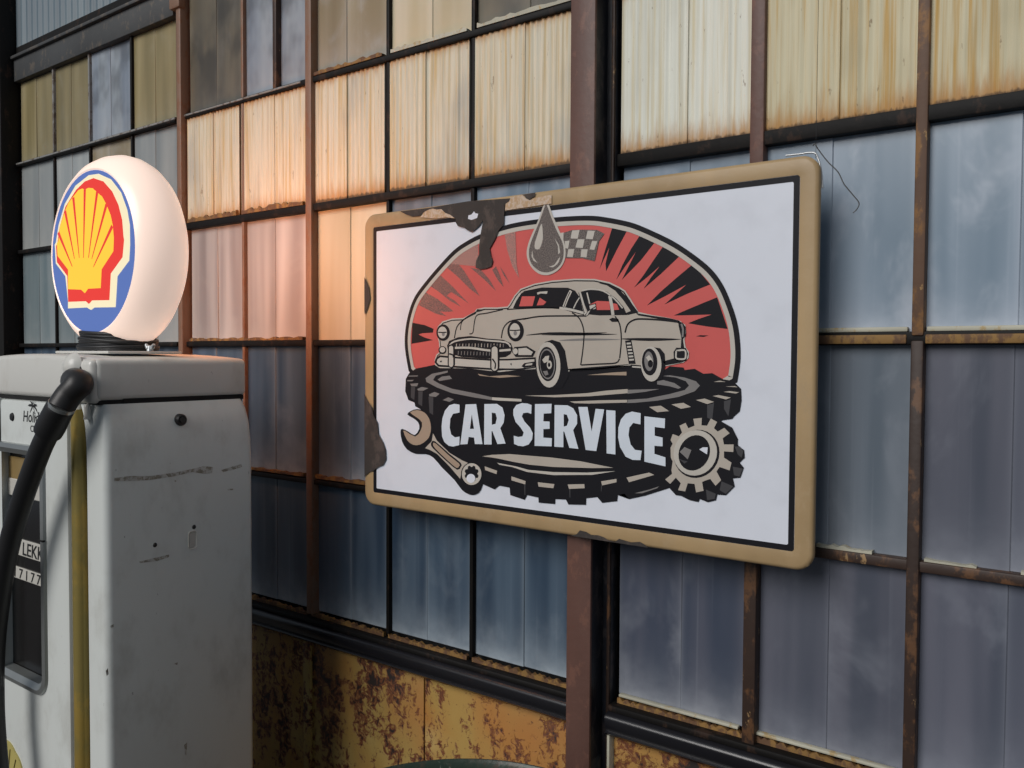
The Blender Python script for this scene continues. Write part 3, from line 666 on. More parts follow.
# roof, glass
PO(tB, [(100, 290), (145, 195), (200, 152), (340, 124), (545, 126), (605, 150), (640, 200), (684, 330), (560, 303), (380, 286), (200, 292)])
PO(tB, [(650, 160), (700, 138), (780, 134), (860, 158), (935, 215), (995, 285), (1020, 345), (800, 348), (712, 340), (680, 260)])
PO(tC, [(0, 80), (70, 92), (150, 130), (230, 215), (312, 325), (225, 345), (205, 330), (250, 312), (190, 225), (125, 150), (60, 108), (0, 92)])
S(tB, [(60, 300), (300, 288), (480, 292), (600, 322), (690, 345)], .002)
S(tC, [(310, 340), (420, 358), (560, 378), (640, 398)], .003)
s.k += 1
PO(tB, [(158, 275), (180, 195), (285, 195), (265, 272)], P_red); PO(tB, [(298, 268), (322, 205), (375, 240), (352, 264)], P_red)
PO(tB, [(720, 262), (780, 232), (880, 236), (886, 304), (780, 304), (770, 280)], P_red); PO(tB, [(905, 250), (940, 256), (957, 302), (912, 305)], P_red)
PO(tB, [(300, 165), (325, 158), (385, 154), (380, 175), (330, 172), (305, 182)], P_creaml)
s.k += 1
S(tB, [(572, 150), (545, 205), (515, 280)], .0055, P_creaml); S(tB, [(640, 205), (615, 245), (592, 292)], .002, P_creaml)
S(tB, [(165, 172), (130, 225), (100, 290)], .004, P_creaml); S(tB, [(882, 190), (896, 260), (908, 345)], .0055, P_creaml)
S(tB, [(640, 165), (660, 230), (690, 350)], .005, P_creaml); S(tB, [(480, 288), (570, 302), (670, 328)], .004, P_creaml)
S(tB, [(700, 165), (712, 215), (722, 255)], .0025, P_creaml); S(tB, [(660, 150), (730, 138), (830, 152), (920, 215), (985, 290)], .0022, P_creaml)
s.k += 1
S(tB, [(565, 160), (540, 215), (515, 285)], .0014); S(tB, [(634, 165), (652, 230), (680, 330)], .0014)
PO(tB, [(712, 265), (772, 250), (778, 296), (735, 312), (712, 345), (690, 360), (678, 350), (700, 325), (715, 295)])
s.k += 1
PO(tB, [(720, 270), (766, 258), (770, 272), (725, 300)], P_creaml); PO(tB, [(708, 318), (728, 305), (705, 345), (688, 352)], P_creaml); PO(tB, [(745, 300), (770, 280), (770, 294)], P_creaml)
# doors and trim
S(tB, [(580, 325), (640, 372), (675, 470), (670, 600), (650, 745)], .0022); S(tE, [(655, 120), (800, 112), (930, 104), (960, 70)], .0022)
S(tB, [(925, 355), (962, 420), (975, 540), (962, 690)], .0022)
PO(tB, [(878, 378), (905, 366), (950, 375), (958, 398), (900, 400)])
S(tB, [(215, 506), (400, 490), (680, 492), (860, 485)], .0034, P_black, True); S(tB, [(340, 503), (680, 500), (940, 498)], .0030, P_black, True); S(tB, [(480, 548), (670, 540), (965, 540)], .0036, P_grey, True)
S(tC, [(205, 485), (225, 420), (275, 384), (340, 376), (500, 385), (640, 402)], .0026); S(tC, [(175, 535), (400, 540), (650, 538)], .0045, P_black, True)
PO(tC, [(628, 395), (665, 405), (688, 440), (690, 510), (668, 535), (672, 610), (650, 610), (655, 530), (635, 440)])
PO(tC, [(205, 550), (255, 545), (290, 735), (235, 735)])
PO(tE, [(560, 150), (1060, 122), (1060, 140), (800, 160), (560, 172)]); S(tE, [(565, 160), (800, 150), (1050, 122)], .0022, P_creaml)
# wheel arches, shade under the car
PO(tB, [(298, 690), (318, 612), (365, 560), (420, 542), (485, 562), (525, 630), (550, 780), (556, 830), (500, 930), (300, 930), (290, 780)])
PO(tC, [(330, 760), (345, 665), (385, 620), (430, 602), (485, 610), (522, 655), (528, 745), (500, 860), (360, 860)])
PO(tC, [(505, 715), (600, 690), (700, 705), (650, 725), (530, 745)]); PO(tC, [(592, 640), (615, 605), (690, 608), (708, 650), (695, 705), (625, 715), (595, 690)])
# nose
PO(tA, [(382, 590), (398, 552), (470, 522), (570, 512), (700, 532), (830, 542), (892, 570), (908, 612), (890, 655), (850, 680), (700, 694), (500, 680), (415, 655), (388, 625)])
s.poly(ell(tA, 350, 485, 54, 66), P_black, False); s.poly(ell(tB, 130, 472, 66, 84), P_black, False)
PO(tB, [(100, 640), (120, 600), (220, 592), (290, 635), (268, 680), (130, 680)]); s.poly(ell(tA, 345, 625, 32, 32), P_black, False)
s.k += 1
S(tC, [(655, 415), (668, 460), (664, 520)], .003, P_grey)
for i in range(6): PO(tC, [(217 + i * 4, 566 + i * 26), (250 + i * 5, 564 + i * 26), (252 + i * 5, 577 + i * 26), (219 + i * 4, 580 + i * 26)], P_creaml)
S(tC, [(615, 630), (680, 625), (690, 660), (680, 695), (618, 692), (612, 660), (615, 630)], .0026, P_creaml)
S(tA, [(400, 590), (440, 556), (570, 535), (700, 548), (850, 562), (890, 600)], .0028, P_creaml)
S(tA, [(415, 608), (560, 606), (740, 630), (890, 622)], .0038, P_creaml)
for i in range(16): PO(tA, [(455 + i * 25, 572 + abs(8 - i) * 0.4), (461 + i * 25, 572), (459 + i * 25, 602), (453 + i * 25, 602)], P_grey if i % 2 else P_cream)
for i in range(14): PO(tA, [(470 + i * 25, 632 + i), (475 + i * 25, 632 + i), (473 + i * 25, 664 + i * .5), (468 + i * 25, 664 + i * .5)], P_grey)
s.poly(ell(tA, 345, 484, 36, 47), P_creaml, False); s.poly(ell(tB, 124, 470, 42, 60), P_creaml, False)
PO(tB, [(152, 612), (215, 606), (268, 640), (255, 664), (152, 664)], P_creaml); s.poly(ell(tB, 128, 635, 20, 24), P_creaml, False); s.poly(ell(tA, 345, 622, 22, 22), P_creaml, False)
s.k += 1
S(tA, [(312, 482), (345, 484), (378, 482)], .002); S(tB, [(84, 466), (124, 468), (166, 464)], .002)
s.poly(ell(tB, 128, 490, 14, 18), P_grey, False); s.poly(ell(tA, 352, 498, 12, 16), P_grey, False)
# bumper
s.poly(SP(tD([(290, 70), (320, 42), (400, 50), (560, 62), (730, 72), (870, 70), (1090, 58), (1096, 140), (960, 160), (760, 160), (440, 140), (310, 132), (282, 100)])), P_black)
s.poly(SP(tD([(306, 74), (330, 58), (400, 64), (560, 76), (730, 86), (870, 84), (1080, 74), (1082, 134), (950, 148), (760, 146), (440, 126), (318, 118), (300, 98)])), P_creaml)
s.k += 1
PO(tE, [(178, 130), (200, 105), (280, 92), (288, 132), (200, 142)]); PO(tD, [(325, 88), (340, 84), (342, 96), (328, 98)]); PO(tE, [(85, 110), (100, 105), (98, 125)])
def pill(cx, y0, y1, r, m): s.poly(SP(tD([(cx + r * math.cos(a), (y0 + r * 1.2 if math.sin(a) < 0 else y1 - r * 1.2) + r * 1.2 * math.sin(a)) for a in [math.pi * i / 8 for i in range(16)]])), m, False)
pill(417, -46, 146, 30, P_black); pill(765, -40, 176, 38, P_black)
s.k += 1
pill(415, -34, 136, 18, P_creaml); pill(763, -28, 166, 25, P_creaml); PO(tE, [(205, 126), (215, 112), (265, 104), (262, 120)], P_creaml)
s.k += 1
S(tD, [(400, 30), (430, 40), (432, 60)], .003); S(tD, [(745, 70), (770, 110), (765, 150)], .003)
# wheels
s.poly(ell(tE, 393, 118, 96, 182, -3), P_creaml); s.poly(ell(tE, 385, 112, 72, 138, -3), P_black); s.poly(ell(tE, 385, 112, 62, 122, -3), P_grey); s.poly(ell(tE, 384, 112, 55, 110, -3), P_black)
s.k += 1
PO(tE, [(345, 80), (370, 50), (400, 45), (395, 90), (360, 105)], P_creaml); s.poly(ell(tE, 402, 118, 20, 34), P_creaml, False); PO(tE, [(350, 170), (385, 165), (395, 195), (370, 205)], P_grey)
s.k += 1
s.poly(ell(tE, 400, 118, 10, 18), P_black, False)
s.poly(ell(tF, 256, 112, 82, 140, -2), P_creaml); s.poly(ell(tF, 244, 96, 62, 108, -2), P_black); s.poly(ell(tF, 238, 90, 36, 78, -2), P_grey)
s.k += 1
PO(tF, [(215, 60), (240, 40), (262, 70), (270, 95), (235, 90)], P_creaml); s.poly(ell(tF, 250, 110, 20, 30), P_black, False)
s.done('car_drawing', sign)

# chipped enamel
s = Art(42)
s.poly(SP(tJ([(10, 92), (230, 66), (550, 12), (750, -2), (892, -12), (880, 15), (845, 35), (838, 195), (800, 240), (770, 310), (725, 390), (735, 440), (750, 490), (738, 532), (700, 548), (650, 556), (612, 542), (616, 490), (640, 440), (640, 370), (655, 260), (674, 160), (640, 210), (600, 245), (580, 258), (545, 242), (520, 222), (470, 210), (453, 180), (455, 155), (410, 120), (370, 105), (340, 75), (300, 78), (270, 70), (230, 82), (200, 100), (160, 130), (110, 135), (60, 118)])), P_chip)
s.poly(SP(tJ([(555, 125), (580, 118), (600, 93), (612, 108), (634, 112), (625, 145), (580, 162), (552, 152)])), P_white)
s.done('enamel_chip', sign)
for pts in (tK([(183, 40), (292, 22), (285, 55), (262, 62), (245, 82), (215, 68), (205, 50)]),
            Tl(256, 192, 4)([(434, 340), (448, 362), (457, 385), (461, 430), (452, 462), (440, 492), (434, 480)]),
            Tl(256, 384, 4)([(434, 38), (448, 62), (468, 92), (474, 125), (490, 155), (494, 200), (512, 232), (522, 262), (524, 300), (512, 324), (492, 332), (475, 346), (458, 352), (440, 368), (434, 372)]),
            Tl(512, 384, 4)([(238, 612), (262, 600), (275, 584), (300, 590), (320, 602), (350, 604), (372, 612), (385, 622), (415, 630), (432, 618), (480, 632), (515, 630), (532, 640), (548, 656), (480, 648), (380, 634)])):
    s = Art(42); s.poly([Vector((min(max(p.x, X0 + .0035), X1), min(max(p.y, ZB + .0006), ZT - .0006))) for p in SP(pts)], P_chip); s.done('enamel_chip', sign)
for pts in (tJ([(170, 140), (200, 98), (232, 80), (272, 68), (345, 72), (415, 120), (455, 150), (380, 140), (300, 150)]), tK([(48, 165), (55, 90), (90, 60), (185, 40), (215, 70), (245, 84), (300, 60), (420, 40), (420, 110), (250, 135)])):
    s = Art(40); s.poly(SP(pts), P_tanpale); s.done('worn_edge', sign)
M_wire = plain('thin_wire', (0.06, 0.06, 0.06, 1), 0.4, 0.6); M_zinc = plain('zinc_strip', (0.55, 0.57, 0.58, 1), 0.35, 0.6)
a = onY(815, 150, -0.095)
tube('hanging_wire', [(a.x, -0.090, ZT - 0.005), (a.x, -0.090, ZT + 0.2), (a.x, -0.090, ZT + 1.1)], 0.0004, M_wire, sign, 6)
q = [onY(x, y, -0.085) for x, y in ((813, 146), (815, 144), (818, 149), (828, 162), (838, 172), (844, 184), (853, 195), (859, 203), (857, 209), (853, 213))]
tube('loose_wire', spline(q, 4), 0.0009, M_wire, sign, 6)
q = [onY(x, y, -0.084) for x, y in ((786, 155.5), (800, 154), (812, 152.5), (817, 156), (821, 170), (822.5, 188))]
tube('hook_strip', spline(q, 4), 0.0016, M_zinc, sign, 8)

# ------------------------------------------------------------------ the petrol pump
M_pump = enamel('pump_enamel', (0.62, 0.645, 0.62, 1)); M_cap = enamel('pump_cap_enamel', (0.62, 0.61, 0.57, 1), (0.36, 0.32, 0.26, 1), 0.35)
M_brass = steel('aged_brass', (0.58, 0.40, 0.10, 1), (0.30, 0.24, 0.08, 1), 0.4, 0.3, scale=9); M_brass.node_tree.nodes['Principled BSDF'].inputs['Metallic'].default_value = 0.45
M_rubber = plain('black_rubber', (0.010, 0.010, 0.011, 1), 0.5); M_iron = plain('cast_fitting', (0.028, 0.027, 0.027, 1), 0.42, 0.3)
M_chrome = plain('dull_chrome', (0.46, 0.48, 0.47, 1), 0.28, 0.75); M_lamp = emit('white_globe_glass', (1.0, 0.77, 0.65, 1), 0.47, 0.3)
M_dialglass = plain('dial_face', (0.012, 0.011, 0.011, 1), 0.2); M_label = plain('label_white', (0.55, 0.53, 0.48, 1), 0.5); M_gold = plain('dial_gold', (0.42, 0.29, 0.12, 1), 0.35, 0.4)
M_ink = plain('print_black', (0.012, 0.012, 0.012, 1), 0.5); M_gap = plain('dark_gap', (0.006, 0.006, 0.006, 1), 0.9)
M_shell = plain('faded_yellow', (0.47, 0.40, 0.13, 1), 0.45); M_shelline = plain('olive_line', (0.20, 0.16, 0.05, 1), 0.5)
PXC, PYC = -1.90, -0.478
FY, BY, SX, LXp = -0.653, -0.304, -1.644, -2.16
pump = tag(empty('petrol_pump', (PXC, PYC, 0)), 'old white enamel petrol pump with hose and brass corner tube', 'petrol pump')
box('base', LXp + .01, SX + .01, FY + .01, BY - .01, 0, 0.10, M_gap, pump, 0.006)
box('core', LXp + .012, SX - .004, FY + .055, BY - .012, 0.05, 1.47, M_gap, pump)
bm = bmesh.new(); add_box(bm, LXp - .004, SX, FY - .002, BY, 1.457, 1.541, 0.012, 3)
for i in range(1, 12):
    x = LXp - .004 + (SX - LXp + .004) * i / 12
    bmesh.ops.bisect_plane(bm, geom=bm.verts[:] + bm.edges[:] + bm.faces[:], plane_co=(x, 0, 0), plane_no=(1, 0, 0))
for v in bm.verts:
    t = (v.co.x - (LXp + SX) / 2) / ((SX - LXp) / 2)
    if v.co.z > 1.5: v.co.z += 0.010 * max(0.0, 1 - t * t)
link_bm('cap', bm, M_cap, pump, smooth=35)
box('cap_seam', LXp + .004, SX - .006, FY + .006, BY - .006, 1.449, 1.459, M_gap, pump)
# bulging side panel: profile in (x, z), rounded return at the front
def side_panel(sgn, xe):
    bm = bmesh.new(); rows_ = []
    for z, dx, dy in ((0.06, 0.0, 0.0), (0.10, 0.02, 0.0), (0.4, 0.024, 0), (1.10, 0.024, 0), (1.30, 0.024, 0), (1.36, 0.023, 0.001), (1.40, 0.019, 0.003), (1.43, 0.012, 0.007), (1.450, 0.001, 0.012)):
        x = xe + sgn * dx; r = 0.016
        ring = []
        ring.append((x - sgn * 0.078, FY + 0.012))
        ring.append((x - sgn * 0.070, FY + 0.001))
        for k in range(6):
            a = math.pi / 2 * k / 5
            ring.append((x - sgn * r + sgn * r * math.sin(a), FY + dy + r - r * math.cos(a)))
        for k in range(6):
            a = math.pi / 2 * k / 5
            ring.append((x - sgn * r + sgn * r * math.cos(a), BY - dy - r + r * math.sin(a)))
        ring.append((x - sgn * 0.06, BY))
        rows_.append([bm.verts.new((px, py, z)) for px, py in ring])
    for a, b in zip(rows_, rows_[1:]):
        for k in range(len(a) - 1): bm.faces.new((a[k], a[k + 1], b[k + 1], b[k]))
        bm.faces.new((a[-1], a[0], b[0], b[-1]))
    bm.faces.new(rows_[0]); bm.faces.new(rows_[-1]); bmesh.ops.recalc_face_normals(bm, faces=bm.faces[:])
    return link_bm('side_panel', bm, M_pump, pump, smooth=45)
sp = side_panel(1, SX); side_panel(-1, LXp)
SPX = SX + 0.024
def on_side(px, py): p = onX(px, py, SPX); return p
p = on_side(182, 420); lock = turned('lock', [(0.0, 0.010), (0.006, 0.010), (0.0065, 0.007), (0.010, 0.008), (0.0125, 0.005), (0.0135, -0.012)], (SPX - 0.006, p.y, p.z), M_iron, sp, 'X', 24)
p = on_side(192, 540); box('slot_plate', SPX - .001, SPX + .0012, p.y - .010, p.y + .010, p.z - .019, p.z + .019, M_label, sp, 0.004, 1)
for a, b in ((194, 527), (155, 545)):
    p = on_side(a, b); turned('screw', [(0.0, 0.002), (0.004, 0.0015), (0.0055, -0.001)], (SPX, p.y, p.z), M_iron, sp, 'X', 14)
def mark(pts, m, name):
    bm = bmesh.new(); L = [on_side(*q) for q in pts]
    f = bm.faces.new([bm.verts.new((SPX + 0.0005, v.y, v.z)) for v in L]); bmesh.ops.triangulate(bm, faces=[f])
    return link_bm(name, bm, m, sp)
M_scuff = paint('scuff', (0.24, 0.22, 0.17, 1), (0.50, 0.50, 0.47, 1), 0.5, 70, 0.6)
mark([(139, 561.5), (169, 554.5), (169, 557), (157, 561), (140, 563)], M_scuff, 'dent')
mark([(114, 478), (130, 476), (150, 476), (175, 472.5), (192, 469), (204, 466), (213, 467), (212, 473), (205, 474), (192, 472), (176, 476), (150, 480), (128, 481), (114, 481)], M_scuff, 'scuff')
mark([(221, 470), (234, 466), (241, 464), (242, 467), (232, 470), (223, 472)], M_scuff, 'scuff')
for q in ([(105.5, 671), (107.8, 668), (108.5, 674), (106.5, 676)], [(110, 626), (113.5, 624), (113.5, 627), (111, 628)], [(227, 489), (233, 488.6), (233, 490), (228, 490.5)], [(184, 745), (187, 742), (186.5, 755), (185, 755)], [(173, 664), (178, 662), (177, 665)], [(174, 480.5), (176, 480.2), (176, 482), (174, 482)]):
    mark(q, M_scuff, 'paint_chip')
# front door
DX1 = -1.770
bm = bmesh.new()
def rr(x0, x1, z0, z1, r, n=6):
    o = []
    for cx, cz, a0 in ((x1 - r, z0 + r, -90), (x1 - r, z1 - r, 0), (x0 + r, z1 - r, 90), (x0 + r, z0 + r, 180)):
        for k in range(n + 1):
            a = math.radians(a0 + 90 * k / n); o.append((cx + r * math.cos(a), cz + r * math.sin(a)))
    return o
WX0, WX1, WZ0, WZ1 = -2.118, -1.878, 0.822, 1.336
def loft(rings):
    bm = bmesh.new(); R = [[bm.verts.new(p) for p in ring] for ring in rings]
    for a, b in zip(R, R[1:]):
        for k in range(len(a)): bm.faces.new((a[k], a[(k + 1) % len(a)], b[(k + 1) % len(a)], b[k]))
    bmesh.ops.recalc_face_normals(bm, faces=bm.faces[:]); return bm
def ringY(lst, y): return [(x, y, z) for x, z in lst]
DZ0, DZ1, DX0 = 0.06, 1.449, LXp + 0.075
door = link_bm('door', loft([ringY(rr(DX0, DX1, DZ0, DZ1, .010), FY + .05), ringY(rr(DX0, DX1, DZ0, DZ1, .010), FY + .010), ringY(rr(DX0 + .003, DX1 - .003, DZ0 + .003, DZ1 - .003, .010), FY + .002), ringY(rr(DX0 + .010, DX1 - .010, DZ0 + .010, DZ1 - .010, .010), FY - .001),
    ringY(rr(WX0 - .004, WX1 + .004, WZ0 - .004, WZ1 + .004, .034), FY - .001), ringY(rr(WX0, WX1, WZ0, WZ1, .030), FY + .008), ringY(rr(WX0, WX1, WZ0, WZ1, .030), FY + .03)]), M_pump, pump, smooth=40)
wf = link_bm('window_frame', loft([ringY(rr(WX0 - .016, WX1 + .016, WZ0 - .016, WZ1 + .016, .046), FY + .0), ringY(rr(WX0 - .014, WX1 + .014, WZ0 - .014, WZ1 + .014, .044), FY - .007), ringY(rr(WX0 - .004, WX1 + .004, WZ0 - .004, WZ1 + .004, .034), FY - .009), ringY(rr(WX0 + .008, WX1 - .008, WZ0 + .008, WZ1 - .008, .024), FY - .002), ringY(rr(WX0 + .010, WX1 - .010, WZ0 + .010, WZ1 - .010, .022), FY + .02)]), M_chrome, pump, smooth=40)
z = 1.150; box('frame_joint', WX1 - .006, WX1 + .0155, FY - .0092, FY - .004, z - .002, z + .002, M_gap, wf)
dial = box('dial', WX0 - .01, WX1 + .004, FY + .022, FY + .032, WZ0 - .01, WZ1 + .01, M_dialglass, pump)
box('gold_band', WX0 + .01, WX1 - .008, FY + .018, FY + .0225, 1.245, 1.315, M_gold, dial, 0.002, 1)
box('paper_band', WX0 + .01, WX1 - .04, FY + .015, FY + .019, 1.225, 1.265, M_label, dial, 0.002, 1)
for za, zb in ((1.090, 1.128), (1.035, 1.062)):
    box('number_strip', WX0 + .01, WX1 - .012, FY + .018, FY + .0225, za, zb, M_label, dial, 0.001, 1)
def text_mesh(name, txt, size, loc, mat, parent, shear=0.0, sx=1.0):
    cu = bpy.data.curves.new(name, 'FONT'); cu.body = txt; cu.size = size; cu.shear = shear; cu.extrude = 0.0003; cu.resolution_u = 3; cu.offset = size * 0.008
    t = bpy.data.objects.new(name, cu); C.objects.link(t)
    dg = bpy.context.evaluated_depsgraph_get(); dg.update()
    me = bpy.data.meshes.new_from_object(t.evaluated_get(dg)); bpy.data.objects.remove(t)
    me.transform(Matrix.Translation(loc) @ Matrix.Rotation(math.pi / 2, 4, 'X') @ Matrix.Diagonal((sx, 1, 1, 1)))
    me.materials.clear(); me.materials.append(mat)
    o = bpy.data.objects.new(name, me); C.objects.link(o); attach(o, parent); return o
text_mesh('numerals', '77 LEKK', 0.042, (WX0 + .04, FY + .0175, 1.094), M_ink, dial, 0.1, 1.05)
text_mesh('numerals', '1 7 1 7 7', 0.032, (WX0 + .05, FY + .0175, 1.038), M_ink, dial, 0.1, 1.15)
text_mesh('door_lettering', 'Holiday', 0.034, (-1.965, FY - .0012, 1.402), M_ink, pump, 0.15, 1.0)
text_mesh('door_lettering', 'CLUB', 0.020, (-1.93, FY - .0012, 1.381), M_ink, pump, 0, 1.0)
bm = bmesh.new()                                        # small palm print above the lettering
pc = Vector((-1.915, 0, 1.437))
def leafp(a, ln, droop):
    P_ = [pc + Vector((math.cos(a) * ln * t, 0, math.sin(a) * ln * t - droop * t * t)) for t in (0, .35, .7, 1)]
    w = (0.0005, 0.003, 0.0025, 0.0002)
    up = [bm.verts.new((q.x, FY - .0013, q.z + wi)) for q, wi in zip(P_, w)]; dn = [bm.verts.new((q.x, FY - .0013, q.z - wi)) for q, wi in zip(P_, w)]
    for i in range(3): bm.faces.new((dn[i], dn[i + 1], up[i + 1], up[i]))
for a, ln, dr in ((2.9, .026, .006), (2.3, .02, .004), (1.2, .016, .003), (0.5, .022, .010), (0.0, .024, .018), (3.6, .018, .008)): leafp(a, ln, dr)
tr = [(pc.x, pc.z), (pc.x + .006, pc.z - .012), (pc.x + .010, pc.z - .026)]
L = [bm.verts.new((x - .0012, FY - .0013, z)) for x, z in tr]; R = [bm.verts.new((x + .0012, FY - .0013, z)) for x, z in tr]
for i in range(2): bm.faces.new((L[i], R[i], R[i + 1], L[i + 1]))
link_bm('palm_print', bm, M_ink, pump)
turned('door_lock', [(0.0, -0.004), (0.008, -0.003), (0.0105, 0.001)], (-2.016, FY - .001, 1.409), M_iron, pump, 'Y', 20)
# scallop badge low on the door
bx, bz = -2.075, 0.560
def scallop(rad, y, bm):
    pts = []
    for i in range(41):
        a = math.radians(-35 + 250 * i / 40); w = 1 + 0.03 * abs(math.sin(i * math.pi * 8 / 40)); pts.append((bx + rad * 1.02 * w * math.cos(a), bz + rad * w * math.sin(a)))
    pts += [(bx - .04, bz - .075), (bx - .04, bz - .10), (bx + .04, bz - .10), (bx + .04, bz - .075)]
    f = bm.faces.new([bm.verts.new((x, y, z)) for x, z in pts]); r = bmesh.ops.extrude_face_region(bm, geom=[f])
    for v in [g for g in r['geom'] if isinstance(g, bmesh.types.BMVert)]: v.co.y += .004
    bmesh.ops.recalc_face_normals(bm, faces=bm.faces[:])
bm = bmesh.new(); scallop(0.1, FY - .004, bm); badge = link_bm('scallop_badge', bm, M_shell, pump)
for i in range(7):
    a = math.radians(30 + 20 * i); p0 = Vector((bx, FY - .0048, bz - .07)); p1 = Vector((bx + .092 * math.cos(a), FY - .0048, bz + .092 * math.sin(a)))
    tube('rib_line', [p0, (p0 + p1) / 2, p1], 0.0012, M_shelline, badge, 6)
# brass corner tube in its dark channel
tube('brass_tube', [(-1.729, FY + .006, 0.06), (-1.729, FY + .006, 0.8), (-1.729, FY + .006, 1.438)], 0.0165, M_brass, pump, 20)
turned('tube_end', [(0.0, 0.018), (0.008, 0.016), (0.012, 0.008), (0.012, -0.004)], (-1.729, FY + .004, 1.436), M_cap, pump, 'Z', 20)
turned('tube_end', [(0.0, 0.012), (0.005, 0.010), (0.007, 0.004), (0.006, -0.010), (0.008, -0.02)], (-1.680, FY - .002, 1.440), M_cap, pump, 'Z', 16)
# boss with dome for the hose elbow
boss = box('hose_boss', -1.776, -1.648, FY - .012, FY + .02, 1.452, 1.5405, M_cap, pump, 0.012, 3)
turned('dome', [(0.0, -0.020), (0.014, -0.018), (0.024, -0.011), (0.030, 0.0)], (-1.712, FY - .010, 1.524), M_cap, boss, 'Y', 28)
for sx_ in (-1, 1):
    q = [(-1.712 + sx_ * 0.036 * math.cos(a), FY - .012, 1.500 + 0.036 * math.sin(a)) for a in [math.radians(12 + 10 * i) for i in range(8)]]
    tube('groove', q, 0.0025, M_gap, boss, 6)
hp = lambda px, py, y: onY(px, py, y)
el = [(-1.692, FY - .002, 1.497), (-1.692, FY - .020, 1.497)] + [tuple(hp(79, 384, FY - .036)), tuple(hp(69, 395, FY - .050)), tuple(hp(61, 407, FY - .062))]
hose = empty('fuel_hose', tuple(hp(40, 440, FY - .05))); attach(hose, pump); hose['label'] = 'black rubber fuel hose with elbow fitting'
tube('elbow', spline(el, 5), [0.0265] * 12 + [0.025] * 9, M_iron, hose, 20)
cp = [hp(62, 405, FY - .061), hp(58, 412, FY - .063), hp(48, 432, FY - .066)]
tube('ferrule', spline(cp, 3), [0.024, 0.026, 0.0265, 0.0265, 0.027, 0.0275, 0.0265], M_rubber, hose, 20)
tube('clamp_ring', [hp(62.5, 404.5, FY - .061), hp(61, 407.5, FY - .062)], 0.0255, M_chrome, hose, 20)
hs = [hp(51, 428, FY - .066), hp(42, 446, FY - .068), hp(32, 472, FY - .070), hp(21, 504, FY - .072), hp(10, 542, FY - .074), hp(1, 590, FY - .075), hp(-6, 660, FY - .075), hp(-4, 745, FY - .075), hp(10, 860, FY - .075), hp(40, 960, FY - .08)]
tube('hose_pipe', spline(hs, 6), 0.0205, M_rubber, hose, 20)

# ------------------------------------------------------------------ the lit globe
GX, GZ, GY = -1.838, 1.774, -0.564                       # centre of its front face
GC = GY + 0.060
M_back = emit('assumed_rear_glow', (1.0, 0.39, 0.17, 1), 8.5)  # assumed emitter, far stronger than the globe to throw orange onto the wall
globe = tag(empty('globe_light', (GX, GC, 1.5515)), 'glowing white round pump globe with yellow and red scallop emblem', 'globe lamp')
pr = [(0.176, -0.058), (0.1805, -0.0605), (0.186, -0.058), (0.200, -0.047), (0.212, -0.028), (0.2185, -0.006), (0.2175, 0.014), (0.211, 0.032), (0.199, 0.048), (0.183, 0.060), (0.176, 0.060)]
bm = bmesh.new(); lathe(bm, pr, (GX, GC, GZ), 'Y', 80, cap=False); link_bm('globe_body', bm, M_lamp, globe, smooth=40)
turned('assumed_rear_lens', [(0.178, 0.057), (0.170, 0.062), (0.12, 0.069), (0.0, 0.072)], (GX, GC, GZ), M_back, globe, 'Y', 64)  # added rear face, unseen by the camera, source of the wall glow
E_blue = emit('lit_blue', (0.10, 0.17, 0.46, 1), 0.85, base=0.25); E_white = emit('lit_cream', (1.0, 0.88, 0.58, 1), 0.82, base=0.2); E_red = emit('lit_red', (0.85, 0.045, 0.032, 1), 0.85, base=0.2); E_yel = emit('lit_yellow', (1.0, 0.60, 0.045, 1), 0.95, base=0.15)
lens = turned('front_lens', [(0.178, -0.055), (0.1765, -0.0595), (0.0, -0.0598)], (GX, GC, GZ), E_blue, globe, 'Y', 64)
EY = GC - 0.0600
tM, tN = Tl(40, 150, 8), Tl(40, 240, 6.4)
class Art2(Art): STEP = 0.0003
s = Art2(0, EY)
s.poly(SP(tM([(128, 740), (150, 600), (200, 430), (285, 285), (390, 202), (470, 190), (570, 235), (650, 340), (700, 480), (720, 600), (722, 740)]) + tN([(578, 30), (572, 132), (497, 232), (485, 430), (350, 432), (328, 448), (300, 432), (180, 438), (180, 392), (163, 232), (102, 150), (95, 30)]), EY), E_white)
s.poly(SP(tM([(142, 740), (158, 620), (205, 455), (290, 320), (360, 252), (430, 225), (510, 252), (580, 332), (630, 440), (660, 560), (670, 690)]) + tN([(540, 0), (530, 110), (455, 215), (446, 385), (335, 387), (315, 410), (295, 392), (182, 396), (176, 230), (110, 142), (104, 40)]), EY), E_red)
yel = tM([(150, 730), (160, 620), (197, 500), (232, 420), (270, 372), (310, 322), (340, 308), (362, 318), (390, 303), (425, 306), (462, 340), (500, 372), (535, 438), (568, 520), (585, 600), (594, 700)]) + tN([(475, 0), (472, 72), (397, 188), (391, 308), (310, 312), (290, 341), (265, 318), (182, 315), (182, 190), (115, 102), (110, 20)])
s.poly(SP(yel, EY), E_yel)
s.k += 1
for (ax, ay), (cx_, cy_) in (((58.75, 232.5), (72.8, 266.6)), ((65.6, 211), (75, 258.8)), ((73.8, 197.5), (79.8, 258)), ((85.3, 189.5), (84, 258)), ((97.7, 192), (89, 258)), ((107, 204.5), (92.3, 259)), ((112.8, 226), (93.9, 267))):
    a, b = SP([(ax, ay), (cx_, cy_)], EY); d = (b - a).normalized(); n = Vector((-d.y, d.x))
    s.poly([a + n * .005, b + n * .0012, b - n * .0012, a - n * .005], E_red, False)
s.done('scallop_emblem', lens)
PZ = 1.5525
bm = bmesh.new()                                        # rubber collar: a stack of wrinkled coils
